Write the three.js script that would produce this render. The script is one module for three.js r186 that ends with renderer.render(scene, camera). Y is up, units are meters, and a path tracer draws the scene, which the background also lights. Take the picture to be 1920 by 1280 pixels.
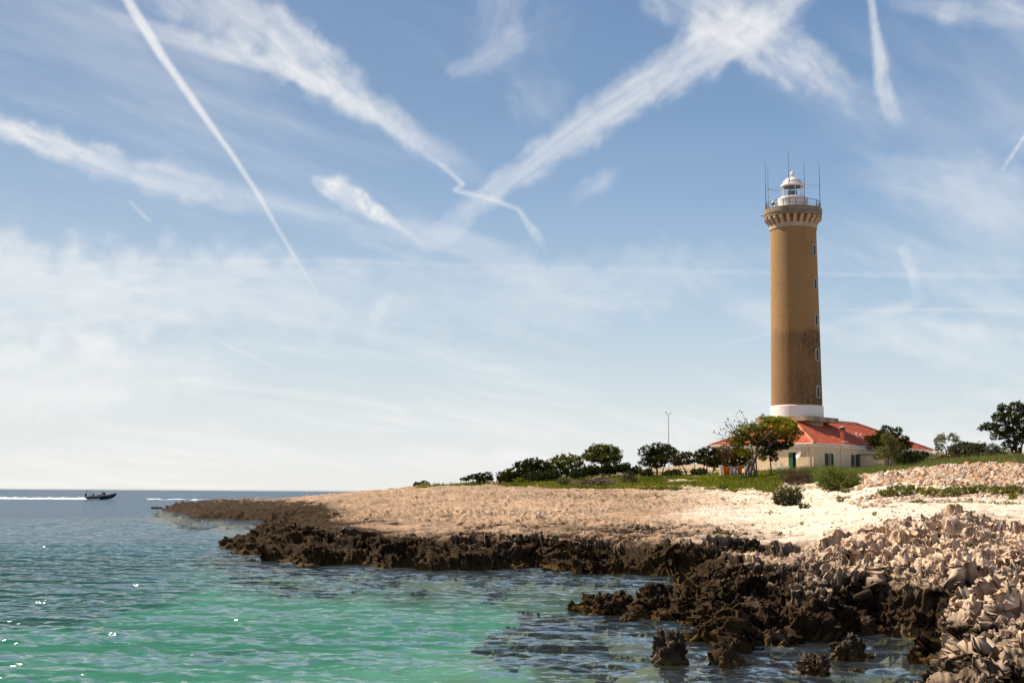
import * as THREE from 'three';
import { mergeGeometries, mergeVertices } from 'three/addons/utils/BufferGeometryUtils.js';
import { MarchingCubes } from 'three/addons/objects/MarchingCubes.js';

// ---------------------------------------------------------------- camera, sky, sun, exposure
const scene = new THREE.Scene();
const EYE = 2.6, PITCH = 0.1173, ROLL = 0.0063, FOCAL = 2400;      // focal length in pixels of a 1920 x 1280 picture
const camera = new THREE.PerspectiveCamera(2 * Math.atan(640 / FOCAL) * 180 / Math.PI, 1920 / 1280, 0.5, 60000);
camera.position.set(0, EYE, 0);
camera.rotation.set(PITCH, 0, ROLL, 'YXZ');
camera.updateMatrixWorld(true);
const renderer = new THREE.WebGLRenderer({ antialias: true });
renderer.setSize(1920, 1280);
renderer.toneMapping = THREE.LinearToneMapping;
renderer.toneMappingExposure = 1.6;
renderer.shadowMap.enabled = true;
const SUN = new THREE.Vector3(-0.602, 0.731, -0.320).normalize();
const sun = new THREE.DirectionalLight(new THREE.Color().setRGB(1, 0.90, 0.74), 5);
sun.name = 'sun';
sun.position.copy(SUN).multiplyScalar(400);
sun.castShadow = true;
Object.assign(sun.shadow.camera, { left: -150, right: 150, top: 120, bottom: -120, near: 1, far: 900 });
sun.shadow.mapSize.set(4096, 4096);
sun.target.position.set(20, 0, -100);
sun.position.add(sun.target.position);
scene.add(sun, sun.target);

// ---------------------------------------------------------------- helpers: random numbers, noise, measuring
let seed_ = 12345;
const reseed = (n) => { seed_ = n | 0; };
const rnd = () => { seed_ = (seed_ + 0x6d2b79f5) | 0; let t = Math.imul(seed_ ^ (seed_ >>> 15), 1 | seed_); t = (t + Math.imul(t ^ (t >>> 7), 61 | t)) ^ t; return ((t ^ (t >>> 14)) >>> 0) / 4294967296; };
const rr = (a, b) => a + (b - a) * rnd();
const clamp = (x, a, b) => (x < a ? a : x > b ? b : x), mix = (a, b, t) => a + (b - a) * t;
const sstep = (a, b, x) => { const t = clamp((x - a) / (b - a), 0, 1); return t * t * (3 - 2 * t); };
const hash3 = (x, y, z) => { let h = Math.imul(x, 374761393) ^ Math.imul(y, 668265263) ^ Math.imul(z, 1274126177); h = Math.imul(h ^ (h >>> 13), 1274126177); h ^= h >>> 16; h = Math.imul(h, 2246822519); return (h ^ (h >>> 15)) >>> 0; };
const HN = 1 / 4294967296;
function noise3(x, y, z) {                                           // value noise, -1 .. 1
  const ix = Math.floor(x), iy = Math.floor(y), iz = Math.floor(z);
  let fx = x - ix, fy = y - iy, fz = z - iz;
  fx = fx * fx * (3 - 2 * fx); fy = fy * fy * (3 - 2 * fy); fz = fz * fz * (3 - 2 * fz);
  const h = (a, b, c) => hash3(ix + a, iy + b, iz + c) * HN;
  const x00 = mix(h(0, 0, 0), h(1, 0, 0), fx), x10 = mix(h(0, 1, 0), h(1, 1, 0), fx), x01 = mix(h(0, 0, 1), h(1, 0, 1), fx), x11 = mix(h(0, 1, 1), h(1, 1, 1), fx);
  return mix(mix(x00, x10, fy), mix(x01, x11, fy), fz) * 2 - 1;
}
function fbm(x, y, z, n, gain = 0.5) { let s = 0, a = 1, t = 0; for (let i = 0; i < n; i++) { s += a * noise3(x, y, z); t += a; a *= gain; x = x * 2.03 + 11.7; y = y * 2.03 + 3.1; z = z * 2.03 + 7.9; } return s / t; }
let F1 = 0, F2 = 0, FH = 0, FX = 0, FY = 0, FZ = 0;
function worley(x, y, z) {                                           // distances to the two nearest cell points
  const bx = Math.floor(x - 0.5), by = Math.floor(y - 0.5), bz = Math.floor(z - 0.5);
  F1 = F2 = 9;
  for (let i = 0; i < 2; i++) for (let j = 0; j < 2; j++) for (let k = 0; k < 2; k++) {
    const h = hash3(bx + i, by + j, bz + k), dx = bx + i + (h & 1023) / 1023 - x, dy = by + j + ((h >>> 10) & 1023) / 1023 - y, dz = bz + k + ((h >>> 20) & 1023) / 1023 - z;
    const d = dx * dx + dy * dy + dz * dz;
    if (d < F1) { F2 = F1; F1 = d; FH = h; FX = dx; FY = dy; FZ = dz; } else if (d < F2) F2 = d;
  }
  F1 = Math.sqrt(F1); F2 = Math.sqrt(F2);
}
const lin = (r, g, b) => new THREE.Color().setRGB(r, g, b);
// A line of sight measured on the photograph, and the point on it at a height or at a depth: used to read off where things stand.
const sight = (px, py) => new THREE.Vector3((px - 960) / FOCAL, (640 - py) / FOCAL, -1).applyEuler(camera.rotation);
const atHeight = (px, py, y) => { const d = sight(px, py), t = (y - EYE) / d.y; return new THREE.Vector3(d.x * t, y, d.z * t); };
const atDepth = (px, py, depth) => { const d = sight(px, py), t = -depth / d.z; return new THREE.Vector3(d.x * t, EYE + d.y * t, -depth); };
const taken = new Map();
const numbered = (name) => { const n = taken.get(name) ?? 0; taken.set(name, n + 1); return n ? name + '_' + String(n).padStart(3, '0') : name; };
function shade(o) { o.traverse((m) => { if (m.isMesh) { m.castShadow = true; m.receiveShadow = true; } }); return o; }
function tag(o, label, category, group) { o.userData.label = label; o.userData.category = category; if (group) o.userData.group = group; return o; }
function thing(name, label, category, position = [0, 0, 0], turn = 0, group) {
  const o = new THREE.Group(); o.name = numbered(name); o.position.set(...position); o.rotation.y = turn; scene.add(o);
  return tag(o, label, category, group);
}
function part(name, geometry, material, parent, label) { const m = new THREE.Mesh(geometry, material); m.name = name; m.castShadow = m.receiveShadow = true; parent.add(m); if (label) m.userData.label = label; return m; }
function setting(name, geometry, material, kind = 'structure', label) { const m = new THREE.Mesh(geometry, material); m.name = numbered(name); m.castShadow = m.receiveShadow = true; m.userData.kind = kind; if (label) m.userData.label = label; scene.add(m); return m; }
function box(w, h, d, x = 0, y = 0, z = 0, ry = 0) { const g = new THREE.BoxGeometry(w, h, d); if (ry) g.rotateY(ry); return g.translate(x, y, z); }
function rod(a, b, r0, r1 = r0, seg = 6) {
  const A = new THREE.Vector3(...a), B = new THREE.Vector3(...b), d = B.clone().sub(A), g = new THREE.CylinderGeometry(r1, r0, d.length(), seg, 1);
  g.applyQuaternion(new THREE.Quaternion().setFromUnitVectors(new THREE.Vector3(0, 1, 0), d.clone().normalize()));
  return g.translate(...A.add(B).multiplyScalar(0.5).toArray());
}
const merge = (list) => mergeGeometries(list.map((g) => { const q = g.index ? g.toNonIndexed() : g; for (const k of Object.keys(q.attributes)) if (!['position', 'normal', 'uv', 'color'].includes(k)) q.deleteAttribute(k); return q; }), false);
const std = (color, roughness = 0.85, extra = {}) => new THREE.MeshStandardMaterial({ color, roughness, metalness: 0, ...extra });

// ---------------------------------------------------------------- the sky: clear air, haze, cirrus and vapour trails, as azimuth and elevation in degrees
{
  const W = 4096, H = 2048, data = new Float32Array(W * H * 4);
  const aim = (px, py) => { const d = sight(px, py).normalize(); return [Math.atan2(d.x, -d.z) * 180 / Math.PI, Math.asin(d.y) * 180 / Math.PI]; };
  // trails: points [azimuth, elevation, half width, density], how ragged, how streaky
  const trails = [];
  const K = 180 / Math.PI / FOCAL;
  const trail = (pts, rag, fade = 0.5) => trails.push({ p: pts.map(([x, y, w, d]) => [...aim(x, y), w * K * 0.82, d * 0.92]), rag, fade });
  trail([[226, -20, 10, 0.75], [300, 100, 9, 0.85], [370, 200, 7, 0.8], [430, 283, 5.5, 0.7], [480, 358, 4.5, 0.62], [520, 428, 3.6, 0.5], [556, 488, 2.8, 0.5], [592, 545, 2, 0.25]], 0.35, 0.7);
  trail([[-40, 222, 22, 0.85], [60, 256, 22, 0.8], [160, 292, 24, 0.7], [260, 324, 26, 0.55], [350, 350, 28, 0.42], [430, 372, 24, 0.22], [520, 382, 12, 0.1], [640, 412, 8, 0.12], [800, 480, 14, 0]], 0.9, 0.5);
  trail([[330, -40, 55, 0.5], [440, 20, 58, 0.62], [540, 85, 52, 0.66], [620, 150, 42, 0.68], [700, 205, 32, 0.6], [780, 262, 26, 0.4], [880, 325, 22, 0.12], [960, 370, 18, 0]], 0.85, 0.35);
  trail([[180, 22, 10, 0.12], [300, 60, 16, 0.4], [420, 98, 18, 0.6], [520, 124, 18, 0.66], [600, 160, 16, 0.66], [690, 208, 14, 0.5], [780, 268, 14, 0.25], [860, 310, 12, 0]], 0.7, 0.4);
  trail([[795, 291, 3, 0.2], [832, 312, 4, 0.5], [868, 345, 5, 0.6], [852, 356, 4, 0.55], [925, 374, 4, 0.6], [972, 392, 4, 0.45], [1000, 432, 8, 0.4], [1024, 470, 6, 0.05]], 0.8, 0.5);
  trail([[596, 338, 12, 0.5], [625, 350, 20, 0.95], [665, 372, 22, 0.9], [705, 398, 15, 0.85], [742, 422, 10, 0.55], [780, 448, 8, 0.2], [800, 470, 10, 0.1]], 0.9, 0.45);
  trail([[780, 470, 24, 0.1], [850, 428, 22, 0.28], [920, 358, 22, 0.45], [1020, 292, 30, 0.55], [1110, 228, 34, 0.6], [1200, 172, 36, 0.64], [1290, 112, 42, 0.62], [1390, 50, 50, 0.66], [1480, -15, 46, 0.5]], 0.85, 0.35);
  trail([[1270, -20, 52, 0.4], [1340, 30, 54, 0.55], [1410, 68, 48, 0.62], [1490, 115, 42, 0.52], [1560, 155, 36, 0.4], [1620, 196, 34, 0.12], [1700, 250, 40, 0]], 0.9, 0.35);
  trail([[1632, -20, 7, 0.6], [1641, 50, 9, 0.62], [1652, 110, 12, 0.58], [1658, 170, 15, 0.5], [1672, 210, 14, 0.3], [1688, 240, 10, 0.02]], 0.7, 0.5);
  trail([[1935, 236, 2.6, 0.7], [1900, 288, 2.4, 0.65], [1881, 318, 1.8, 0.4]], 0.1, 0.8);
  trail([[243, 376, 1.8, 0.3], [262, 397, 2.2, 0.5], [281, 416, 1.8, 0.4]], 0.1, 0.8);
  trail([[-30, 500, 4, 0.12], [300, 490, 4, 0.2], [640, 488, 4, 0.2], [1000, 500, 3, 0.06], [1450, 511, 4, 0.16], [1700, 516, 4, 0.2], [1950, 518, 4, 0.18]], 0.5, 0.5);
  trail([[1330, 652, 3, 0.1], [1440, 626, 3, 0.25], [1560, 612, 10, 0.12], [1700, 575, 12, 0.25], [1730, 560, 9, 0.1]], 0.6, 0.5);
  trail([[1695, 470, 10, 0.3], [1710, 510, 10, 0.38], [1722, 560, 6, 0.05]], 0.8, 0.4);
  trail([[1540, 582, 2, 0.16], [1760, 580, 3, 0.3], [1950, 584, 3, 0.25]], 0.4, 0.5);
  trail([[700, 600, 9, 0.22], [716, 575, 14, 0.34], [738, 552, 10, 0.1]], 0.9, 0.4);
  trail([[1080, 372, 14, 0.1], [1130, 338, 20, 0.34], [1160, 318, 10, 0.05]], 0.9, 0.4);
  trail([[980, 130, 40, 0.0], [1010, 180, 44, 0.18], [1050, 240, 30, 0.06]], 0.95, 0.3);
  trail([[850, 132, 12, 0.2], [900, 112, 24, 0.3], [960, 84, 34, 0.2], [1040, 50, 40, 0.05]], 0.95, 0.2);
  trail([[900, 90, 30, 0.05], [935, 50, 44, 0.2], [950, 0, 50, 0.22], [960, -50, 50, 0.1]], 0.95, 0.2);
  trail([[360, 610, 4, 0.1], [430, 650, 4, 0.22], [525, 692, 3, 0.2]], 0.4, 0.5);
  trail([[-60, 570, 95, 0.62], [160, 560, 95, 0.66], [380, 535, 75, 0.55], [600, 560, 75, 0.36], [860, 565, 55, 0.22], [1010, 548, 60, 0.32], [1240, 522, 60, 0.28], [1420, 500, 40, 0.05]], 0.95, 0.2);
  trail([[-60, 710, 80, 0.6], [180, 700, 75, 0.55], [340, 690, 60, 0.35], [500, 660, 40, 0]], 0.95, 0.2);
  trail([[1560, 330, 20, 0], [1680, 325, 40, 0.22], [1800, 350, 50, 0.26], [1940, 380, 50, 0.22]], 0.95, 0.2);
  trail([[1680, 5, 14, 0.1], [1780, 18, 26, 0.42], [1860, 22, 26, 0.3], [1940, 36, 24, 0.35]], 0.95, 0.3);
  trail([[1590, 640, 20, 0.1], [1680, 615, 40, 0.35], [1800, 650, 40, 0.3], [1940, 660, 40, 0.25]], 0.95, 0.3);
  reseed(77);
  for (let i = 0; i < 26; i++) {                                     // the same kind of sky all round
    let az = 30 + i * 11.5 + rr(-4, 4), el = rr(4, 60), turn = rr(0, 6.28), w = Math.exp(rr(-2.2, 0.3)), d = rr(0.3, 0.7);
    const p = [];
    for (let k = 0; k < 6; k++) { p.push([az > 180 ? az - 360 : az, el, w * rr(0.8, 1.2), k === 0 || k === 5 ? 0 : d * rr(0.7, 1)]); az += Math.cos(turn) * 3; el += Math.sin(turn) * 2.2; turn += rr(-0.12, 0.12); }
    if (p.every((q) => Math.abs(q[0]) > 24 || q[1] > 24)) trails.push({ p, rag: rr(0.4, 0.95), fade: 0.4 });
  }
  for (const t of trails) { t.a0 = Math.min(...t.p.map((q) => q[0] - q[2] * 2.2)); t.a1 = Math.max(...t.p.map((q) => q[0] + q[2] * 2.2)); t.e0 = Math.min(...t.p.map((q) => q[1] - q[2] * 2.2)); t.e1 = Math.max(...t.p.map((q) => q[1] + q[2] * 2.2)); }
  const stops = [[0, 0.80, 0.805, 0.775], [3, 0.68, 0.745, 0.76], [6, 0.52, 0.64, 0.73], [9, 0.37, 0.52, 0.68], [13, 0.245, 0.395, 0.605], [17, 0.17, 0.305, 0.52], [22, 0.125, 0.245, 0.46], [40, 0.095, 0.18, 0.36], [90, 0.08, 0.15, 0.30]];
  const sunAz = Math.atan2(SUN.x, -SUN.z) * 180 / Math.PI;
  for (let row = 0; row < H; row++) {
    const el = ((row + 0.5) / H - 0.5) * 180;
    if (el < 0) { for (let c = 0; c < W; c++) data.set([0.22, 0.24, 0.26, 1], (row * W + c) * 4); continue; }
    let k = 0; while (stops[k + 1][0] < el) k++;
    const t = (el - stops[k][0]) / (stops[k + 1][0] - stops[k][0]), base = [1, 2, 3].map((c) => mix(stops[k][c], stops[k + 1][c], t)), ce = Math.cos(el * Math.PI / 180), sy = Math.sin(el * Math.PI / 180);
    const live = trails.filter((q) => q.e0 < el && q.e1 > el);
    for (let col = 0; col < W; col++) {
      const round = ((col + 0.5) / W - 0.5) * 2 * Math.PI, dx = Math.cos(round) * ce, dz = Math.sin(round) * ce, az = Math.atan2(dx, -dz) * 180 / Math.PI;
      const toSun = Math.acos(clamp(dx * SUN.x + sy * SUN.y + dz * SUN.z, -1, 1)) * 180 / Math.PI;
      // thin cirrus on a sheet high above: streaks drawn out one way, denser low down where the sheet is seen along its length
      const sc = 1 / (sy + 0.12), X = dx * sc, Z = dz * sc, q1 = X * 0.62 - Z * 0.78, q2 = X * 0.78 + Z * 0.62;
      const wx = fbm(q1 * 1.3 + 5, q2 * 1.3, 2.2, 3) * 0.5, n1 = fbm(q1 * 0.9 + wx, q2 * 3.4 + wx, 0.5, 5, 0.58), n2 = fbm(q1 * 3.5 + wx * 2, q2 * 14, 7.5, 5, 0.65), n3 = fbm(q1 * 0.7, q2 * 0.7, 13.3, 2);
      let cirrus = sstep(-0.12, 0.62, n1 * 0.75 + n2 * 0.2 + n3 * 0.5) * mix(0.5, 0.28, sstep(3, 19, el));
      let dense = 0;
      for (const q of live) {
        if (az < q.a0 || az > q.a1) continue;
        let best = 0;
        const ca = Math.cos(el * Math.PI / 180);
        const j1 = noise3(az * 1.3, el * 1.3, 3) * 0.55 + noise3(az * 3.6, el * 3.6, 9) * 0.22 + noise3(az * 11, el * 11, 4) * 0.12;
        for (let s = 0; s + 1 < q.p.length; s++) {
          const a = q.p[s], b = q.p[s + 1], vx = (b[0] - a[0]) * ca, vy = b[1] - a[1], ux = (az - a[0]) * ca, uy = el - a[1], u = clamp((ux * vx + uy * vy) / (vx * vx + vy * vy), 0, 1);
          const w = mix(a[2], b[2], u), side = (ux * vy - uy * vx) / Math.hypot(vx, vy), dd = Math.hypot(ux - vx * u, uy - vy * u) / w;
          if (dd > 2.2) continue;
          const along = (ux * vx + uy * vy) / Math.hypot(vx, vy) + s * 7;
          const fib = 0.5 + 0.5 * fbm(along / w * 0.3 + side / w * 0.9, side / w * 2.1 - along / w * 0.25, q.p.length * 1.7, 5, 0.62);
          const edge = 1 - sstep(0.35 + 0.3 * q.fade, 1.25 + q.rag * 0.5, dd + j1 * q.rag * 0.8);
          const v = mix(a[3], b[3], u) * edge * mix(1, clamp(fib * 1.9 - 0.28, 0, 1.2), q.rag * 0.9);
          if (v > best) best = v;
        }
        dense = dense + best * (1 - dense);
      }
      const near = Math.exp(-Math.pow(toSun / 48, 2)), low = Math.exp(-el / 7.5);
      const haze = clamp(0.55 * near * (0.35 + low) + 0.18 * low * sstep(110, 30, Math.abs(((az - sunAz + 540) % 360) - 180)), 0, 0.85);
      const cover = clamp(1 - (1 - cirrus) * (1 - dense), 0, 0.95), o = (row * W + col) * 4, white = [0.93, 0.915, 0.895];
      for (let c = 0; c < 3; c++) { const air = mix(base[c], [0.88, 0.87, 0.84][c], haze); data[o + c] = mix(air, white[c], cover) * 0.655; }
      data[o + 3] = 1;
    }
  }
  const sky = new THREE.DataTexture(data, W, H, THREE.RGBAFormat, THREE.FloatType);
  sky.mapping = THREE.EquirectangularReflectionMapping; sky.magFilter = THREE.LinearFilter; sky.minFilter = THREE.LinearFilter; sky.needsUpdate = true;
  scene.background = sky; scene.environment = sky;
}

// ---------------------------------------------------------------- the lie of the land
// The water line, read off the photograph and laid down on the sea's level.
const shoreSeen = [[306, 956], [330, 960], [350, 964], [366, 971], [420, 972], [500, 977], [555, 984], [612, 989], [600, 994], [540, 995], [488, 1001], [478, 1014], [445, 1021], [436, 1031], [468, 1040], [505, 1049], [535, 1054],
  [575, 1063], [620, 1060], [690, 1062], [780, 1070], [870, 1073], [930, 1070], [976, 1063], [1004, 1052], [1024, 1052], [1024, 1072], [1052, 1078], [1150, 1081], [1268, 1082], [1292, 1092], [1318, 1102], [1302, 1128], [1240, 1148], [1160, 1145], [1090, 1138],
  [1066, 1146], [1078, 1158], [1160, 1162], [1230, 1172], [1285, 1172], [1300, 1184], [1288, 1202], [1318, 1228], [1350, 1250], [1384, 1262], [1390, 1236], [1452, 1220], [1500, 1220], [1545, 1222], [1568, 1208], [1588, 1185], [1606, 1172],
  [1640, 1170], [1655, 1192], [1700, 1202], [1752, 1204], [1800, 1196], [1745, 1216], [1738, 1240], [1752, 1256], [1722, 1284], [1690, 1330], [1650, 1400]];
const shore = shoreSeen.map(([x, y]) => { const p = atHeight(x, y, 0); return [p.x, p.z]; });
shore.push([7, -9], [10, -2], [60, 2], [260, -60], [340, -420], [0, -420], [-2, -270], [-6, -222], [-18, -200], [-34, -187], [-45, -177]);
const segs = shore.map((a, i) => { const b = shore[(i + 1) % shore.length]; return [a[0], a[1], b[0] - a[0], b[1] - a[1]]; });
function shoreDistance(x, z) {                                        // above 0 on land
  let best = 1e9, inside = false;
  for (const [ax, az, vx, vz] of segs) {
    const ux = x - ax, uz = z - az, t = clamp((ux * vx + uz * vz) / (vx * vx + vz * vz), 0, 1), dx = ux - vx * t, dz = uz - vz * t, d = dx * dx + dz * dz;
    if (d < best) best = d;
    if ((az > z) !== (az + vz > z) && x < ax + vx * (z - az) / vz) inside = !inside;
  }
  return (inside ? 1 : -1) * Math.sqrt(best);
}
// Heights of the ground along lines of sight: [picture x, [depth, picture y] ...]
const slopes = [
  [200, [[100, 1000], [150, 950], [168, 935], [178, 936], [200, 945], [420, 940]]],
  [330, [[100, 1000], [140, 960], [165, 945], [175, 944], [200, 945], [420, 940]]],
  [420, [[90, 1000], [122, 966], [140, 948], [160, 938], [185, 941], [420, 936]]],
  [520, [[50, 1000], [104, 976], [125, 955], [150, 939], [175, 938], [210, 940], [420, 930]]],
  [700, [[44, 1040], [52, 1000], [75, 965], [105, 942], [135, 927], [155, 922], [190, 926], [420, 925]]],
  [800, [[44, 1045], [50, 1005], [80, 962], [108, 938], [138, 920], [165, 912], [200, 914], [420, 918]]],
  [900, [[42, 1050], [49, 1008], [62, 985], [82, 960], [110, 936], [140, 918], [165, 909], [200, 905], [420, 910]]],
  [1050, [[38, 1060], [45, 1030], [60, 990], [80, 962], [110, 935], [140, 916], [165, 903], [200, 895], [420, 895]]],
  [1200, [[26, 1106], [38, 1060], [42, 1038], [56, 1000], [75, 970], [105, 941], [132, 921], [152, 906], [165, 890], [200, 880], [420, 880]]],
  [1400, [[24, 1140], [34, 1062], [50, 1008], [70, 972], [100, 943], [126, 922], [145, 906], [160, 890], [200, 872], [420, 860]]],
  [1480, [[22, 1170], [31, 1075], [40, 1034], [50, 1002], [65, 972], [95, 944], [112, 928], [132, 909], [155, 886], [200, 868], [420, 855]]],
  [1580, [[20, 1200], [24, 1120], [29, 1060], [36, 1018], [46, 992], [64, 965], [84, 943], [98, 925], [112, 899], [130, 894], [160, 884], [200, 866], [420, 855]]],
  [1670, [[20, 1210], [24.5, 1110], [29, 1040], [34, 1000], [42, 982], [60, 956], [80, 933], [92, 900], [97, 891], [118, 889], [165, 877], [200, 862], [420, 850]]],
  [1780, [[18, 1190], [22, 1120], [28, 1050], [35, 992], [44, 974], [60, 952], [76, 935], [88, 890], [93, 880], [112, 876], [165, 862], [200, 858], [420, 845]]],
  [1900, [[17, 1200], [20, 1150], [26, 1080], [34, 1010], [44, 978], [60, 956], [72, 938], [84, 886], [90, 876], [105, 868], [165, 855], [200, 850], [420, 842]]],
  [2100, [[15, 1200], [20, 1140], [26, 1060], [34, 1000], [44, 974], [60, 950], [72, 932], [84, 884], [90, 872], [105, 862], [165, 850], [200, 845], [420, 840]]],
].map(([px, list]) => ({ u: (px - 960) / FOCAL, p: list.map(([depth, py]) => [depth, atDepth(px, py, depth).y]) }));
const alongSlope = (s, depth) => { const p = s.p; if (depth <= p[0][0]) return p[0][1]; for (let i = 0; i + 1 < p.length; i++) if (depth < p[i + 1][0]) { const t = (depth - p[i][0]) / (p[i + 1][0] - p[i][0]); return mix(p[i][1], p[i + 1][1], t); } return p[p.length - 1][1]; };
function inland(x, z) {
  const depth = Math.max(4, -z), u = x / depth;
  if (u <= slopes[0].u) return alongSlope(slopes[0], depth);
  for (let i = 0; i + 1 < slopes.length; i++) if (u < slopes[i + 1].u) { let t = (u - slopes[i].u) / (slopes[i + 1].u - slopes[i].u); t = t * t * (3 - 2 * t) * 0.5 + t * 0.5; return mix(alongSlope(slopes[i], depth), alongSlope(slopes[i + 1], depth), t); }
  return alongSlope(slopes[slopes.length - 1], depth);
}
// smooth height of the ground; D is left with the distance to the water line
let D = 0;
function lie(x, z) {
  D = shoreDistance(x, z) + noise3(x * 0.9, 0, z * 0.9) * 0.28 + noise3(x * 2.7, 4, z * 2.7) * 0.14;
  const deep = -0.1 - 1.5 * (1 - Math.exp(D / 3.2)) + 0.015 * D;
  if (D < -0.4) return Math.max(deep, -3.2);
  const bank = 0.95 * (1 - Math.exp(-Math.max(0, D) / 0.62)) + 0.10 * D - 0.06, land = Math.min(Math.max(0.22, inland(x, z)), bank + (D > 6 ? 9 : 0));
  return D < 0 ? mix(-0.06, Math.max(deep, -3.2), sstep(0, -0.4, D)) : mix(bank, land, sstep(0, 1.2, D));
}
// a coarse table of the same, for setting things down on the ground
const groundY = (x, z) => lie(x, z);

// Weathered limestone: tilted blocks with clefts between them, lumps on the blocks and pits on the lumps, pushed out along the slope so that walls and overhangs form.
const dome = (x, y, z) => { worley(x, y, z); return sstep(0, 0.42, F2 - F1) * 0.8 + (1 - F1) * 0.25; };
const block = (x, y, z, step, tilt, cleft, open) => {
  worley(x, y, z);
  const a = (FH & 255) / 127.5 - 1, b = ((FH >>> 8) & 255) / 127.5 - 1, c = ((FH >>> 16) & 255) / 127.5 - 1, w = ((FH >>> 24) & 255) / 127.5 - 1, e = F2 - F1;
  return (w * step + (a * FX + b * FY + c * FZ) * tilt) * sstep(0, 0.24, e) - cleft * (1 - sstep(0, open, e));
};
const roughAt = (x, y, z) => sstep(-0.45, 0.4, noise3(x * 0.55, y * 0.8, z * 0.55 + 70));
function crag(x, y, z, A, B) {                                       // the large shapes
  const n5x = noise3(x * 4.3, y * 4.3, z * 4.3), n5z = noise3(x * 4.3, y * 4.3 + 9, z * 4.3);
  const wx = noise3(x * 1.1, y * 1.1, z * 1.1 + 9) * 0.55 + n5x * 0.13, wy = noise3(x * 1.1 + 30, y * 1.1, z * 1.1) * 0.45 + n5z * 0.1, wz = noise3(x * 1.1, y * 1.1 + 50, z * 1.1) * 0.55 + n5z * 0.13;
  const rough = roughAt(x, y, z);
  let h = 0;
  if (A > 0.02) {
    h += A * (0.46 * noise3(x * 0.36, y * 0.36, z * 0.3 + 3) + 0.2 * noise3(x * 0.9, y * 0.9, z * 0.9) * (0.4 + rough));
    h += A * block((x + wx) / 1.3, (y + wy) / 1.1, (z + wz) / 1.05, 0.24, 0.36, 0.2, 0.2);
    h += A * (0.3 + 0.7 * rough) * block((x + wz * 0.7) / 0.6 + 7, (y + wx * 0.7) / 0.5, (z + wy * 0.7) / 0.5, 0.1, 0.2, 0.09, 0.2);
  }
  if (B > 0.02) {                                                    // bedded, cracked pavement: low slabs with open joints
    h += B * block((x + wx) / 1.9, y * 0.3, (z + wz) / 0.9, 0.08, 0.08, 0.16, 0.07);
    h += B * (0.3 + rough) * block((x + wz) / 0.6, y * 0.5, (z + wx) / 0.4, 0.035, 0.05, 0.08, 0.12);
    h += B * (0.24 * noise3(x / 3.9, 1, z / 2.6) + 0.09 * noise3(x / 1.1, 4, z / 0.8));
    const bed = (y + 0.28 * noise3(x * 0.22, 6, z * 0.16) + 0.1 * noise3(x * 1.1, 3, z * 1.1)) * 3.4, fr = bed - Math.floor(bed);      // beds that end in low steps towards the sea
    h += Math.min(1, B * 1.4) * 0.20 * (sstep(0, 0.16, fr) - fr);
  }
  return h;
}
function pits(x, y, z, reach, A, B) {                                // the small ones, set on whichever way the large ones face
  const n5x = noise3(x * 4.3, y * 4.3, z * 4.3), n5z = noise3(x * 4.3, y * 4.3 + 9, z * 4.3), fine = 0.6 + 0.4 * sstep(-0.4, 0.35, noise3(x * 1.6 + 8, y * 1.6, z * 1.6));
  let h = A * (0.05 * n5x + 0.045 * noise3(x * 0.9, y * 8 + n5z, z * 0.9));
  h += A * 0.16 * fine * (dome((x + n5x * 0.13) / 0.33, (y + n5z * 0.13) / 0.33, (z + n5x * 0.1) / 0.29) - 0.8);
  if (A > 0.1) { worley((x + n5z * 0.2) / 0.62 + 4, (y + n5x * 0.2) / 0.55, (z + n5x * 0.15) / 0.5); h -= A * 0.14 * (1 - sstep(0.01, 0.09, F2 - F1)); }
  if (reach > 1) h += (A * 0.12 * fine + B * 0.016) * (dome((x + n5z * 0.08) / 0.155 + 3, (y + n5x * 0.08) / 0.17, (z + n5z * 0.06) / 0.145) - 0.8);
  if (reach > 2) h += (A * 0.07 * fine + B * 0.012) * (dome((x + n5x * 0.04) / 0.078, (y + n5z * 0.04) / 0.085 + 2, z / 0.075) - 0.8) + A * (0.034 * noise3(x * 9, y * 9, z * 9 + 5) + 0.026 * noise3(x * 19, y * 19, z * 19) + 0.014 * noise3(x * 38, y * 38, z * 38));
  if (reach > 2 && A > 0.1) { worley((x + n5x * 0.1) / 0.27, (y + n5z * 0.1) / 0.3 + 6, (z + n5x * 0.1) / 0.24); h -= A * 0.065 * (1 - sstep(0.01, 0.11, F2 - F1)); }
  if (B > 0.02) h += B * 0.014 * noise3(x / 0.25, y / 0.25, z / 0.25);
  return h;
}
// how rugged the ground is: A crags, B pavement
function rugged(x, z, d, y) {
  const depth = -z, u = x / depth;
  const right = sstep(0.2, 0.27, u) * (1 - sstep(40, 49, depth + noise3(x * 0.4, 0, z * 0.4) * 4)), rim = 1 - sstep(1.6, 5.5 + 2.5 * noise3(x * 0.2, 8, z * 0.2), d);
  const reef = sstep(0.02, 0.06, u) * (1 - sstep(33, 36, depth)), mid = sstep(-0.45, 0.3, noise3(x * 0.16, 2, z * 0.09) + 0.35 * noise3(x * 0.5, 7, z * 0.3)) * sstep(0.27, 0.12, u) * sstep(40, 50, depth) * (1 - sstep(118, 135, depth));
  const A = Math.max(right * mix(1, 0.6, sstep(33, 46, depth)), rim * 0.9, reef * 0.75, mid * 0.5), soil = sstep(2.6, 3.6, y) * sstep(80, 120, depth);
  return [A, (1 - A) * mix(1, 0.5, soil) * mix(0.8 + 0.5 * noise3(x * 0.13, 5, z * 0.1), 0.9, sstep(60, 110, depth)) * mix(1, 0.42, sstep(0.13, 0.2, u + noise3(x * 0.1, 3, z * 0.06) * 0.05) * (1 - sstep(80, 100, depth)))];
}
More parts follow.
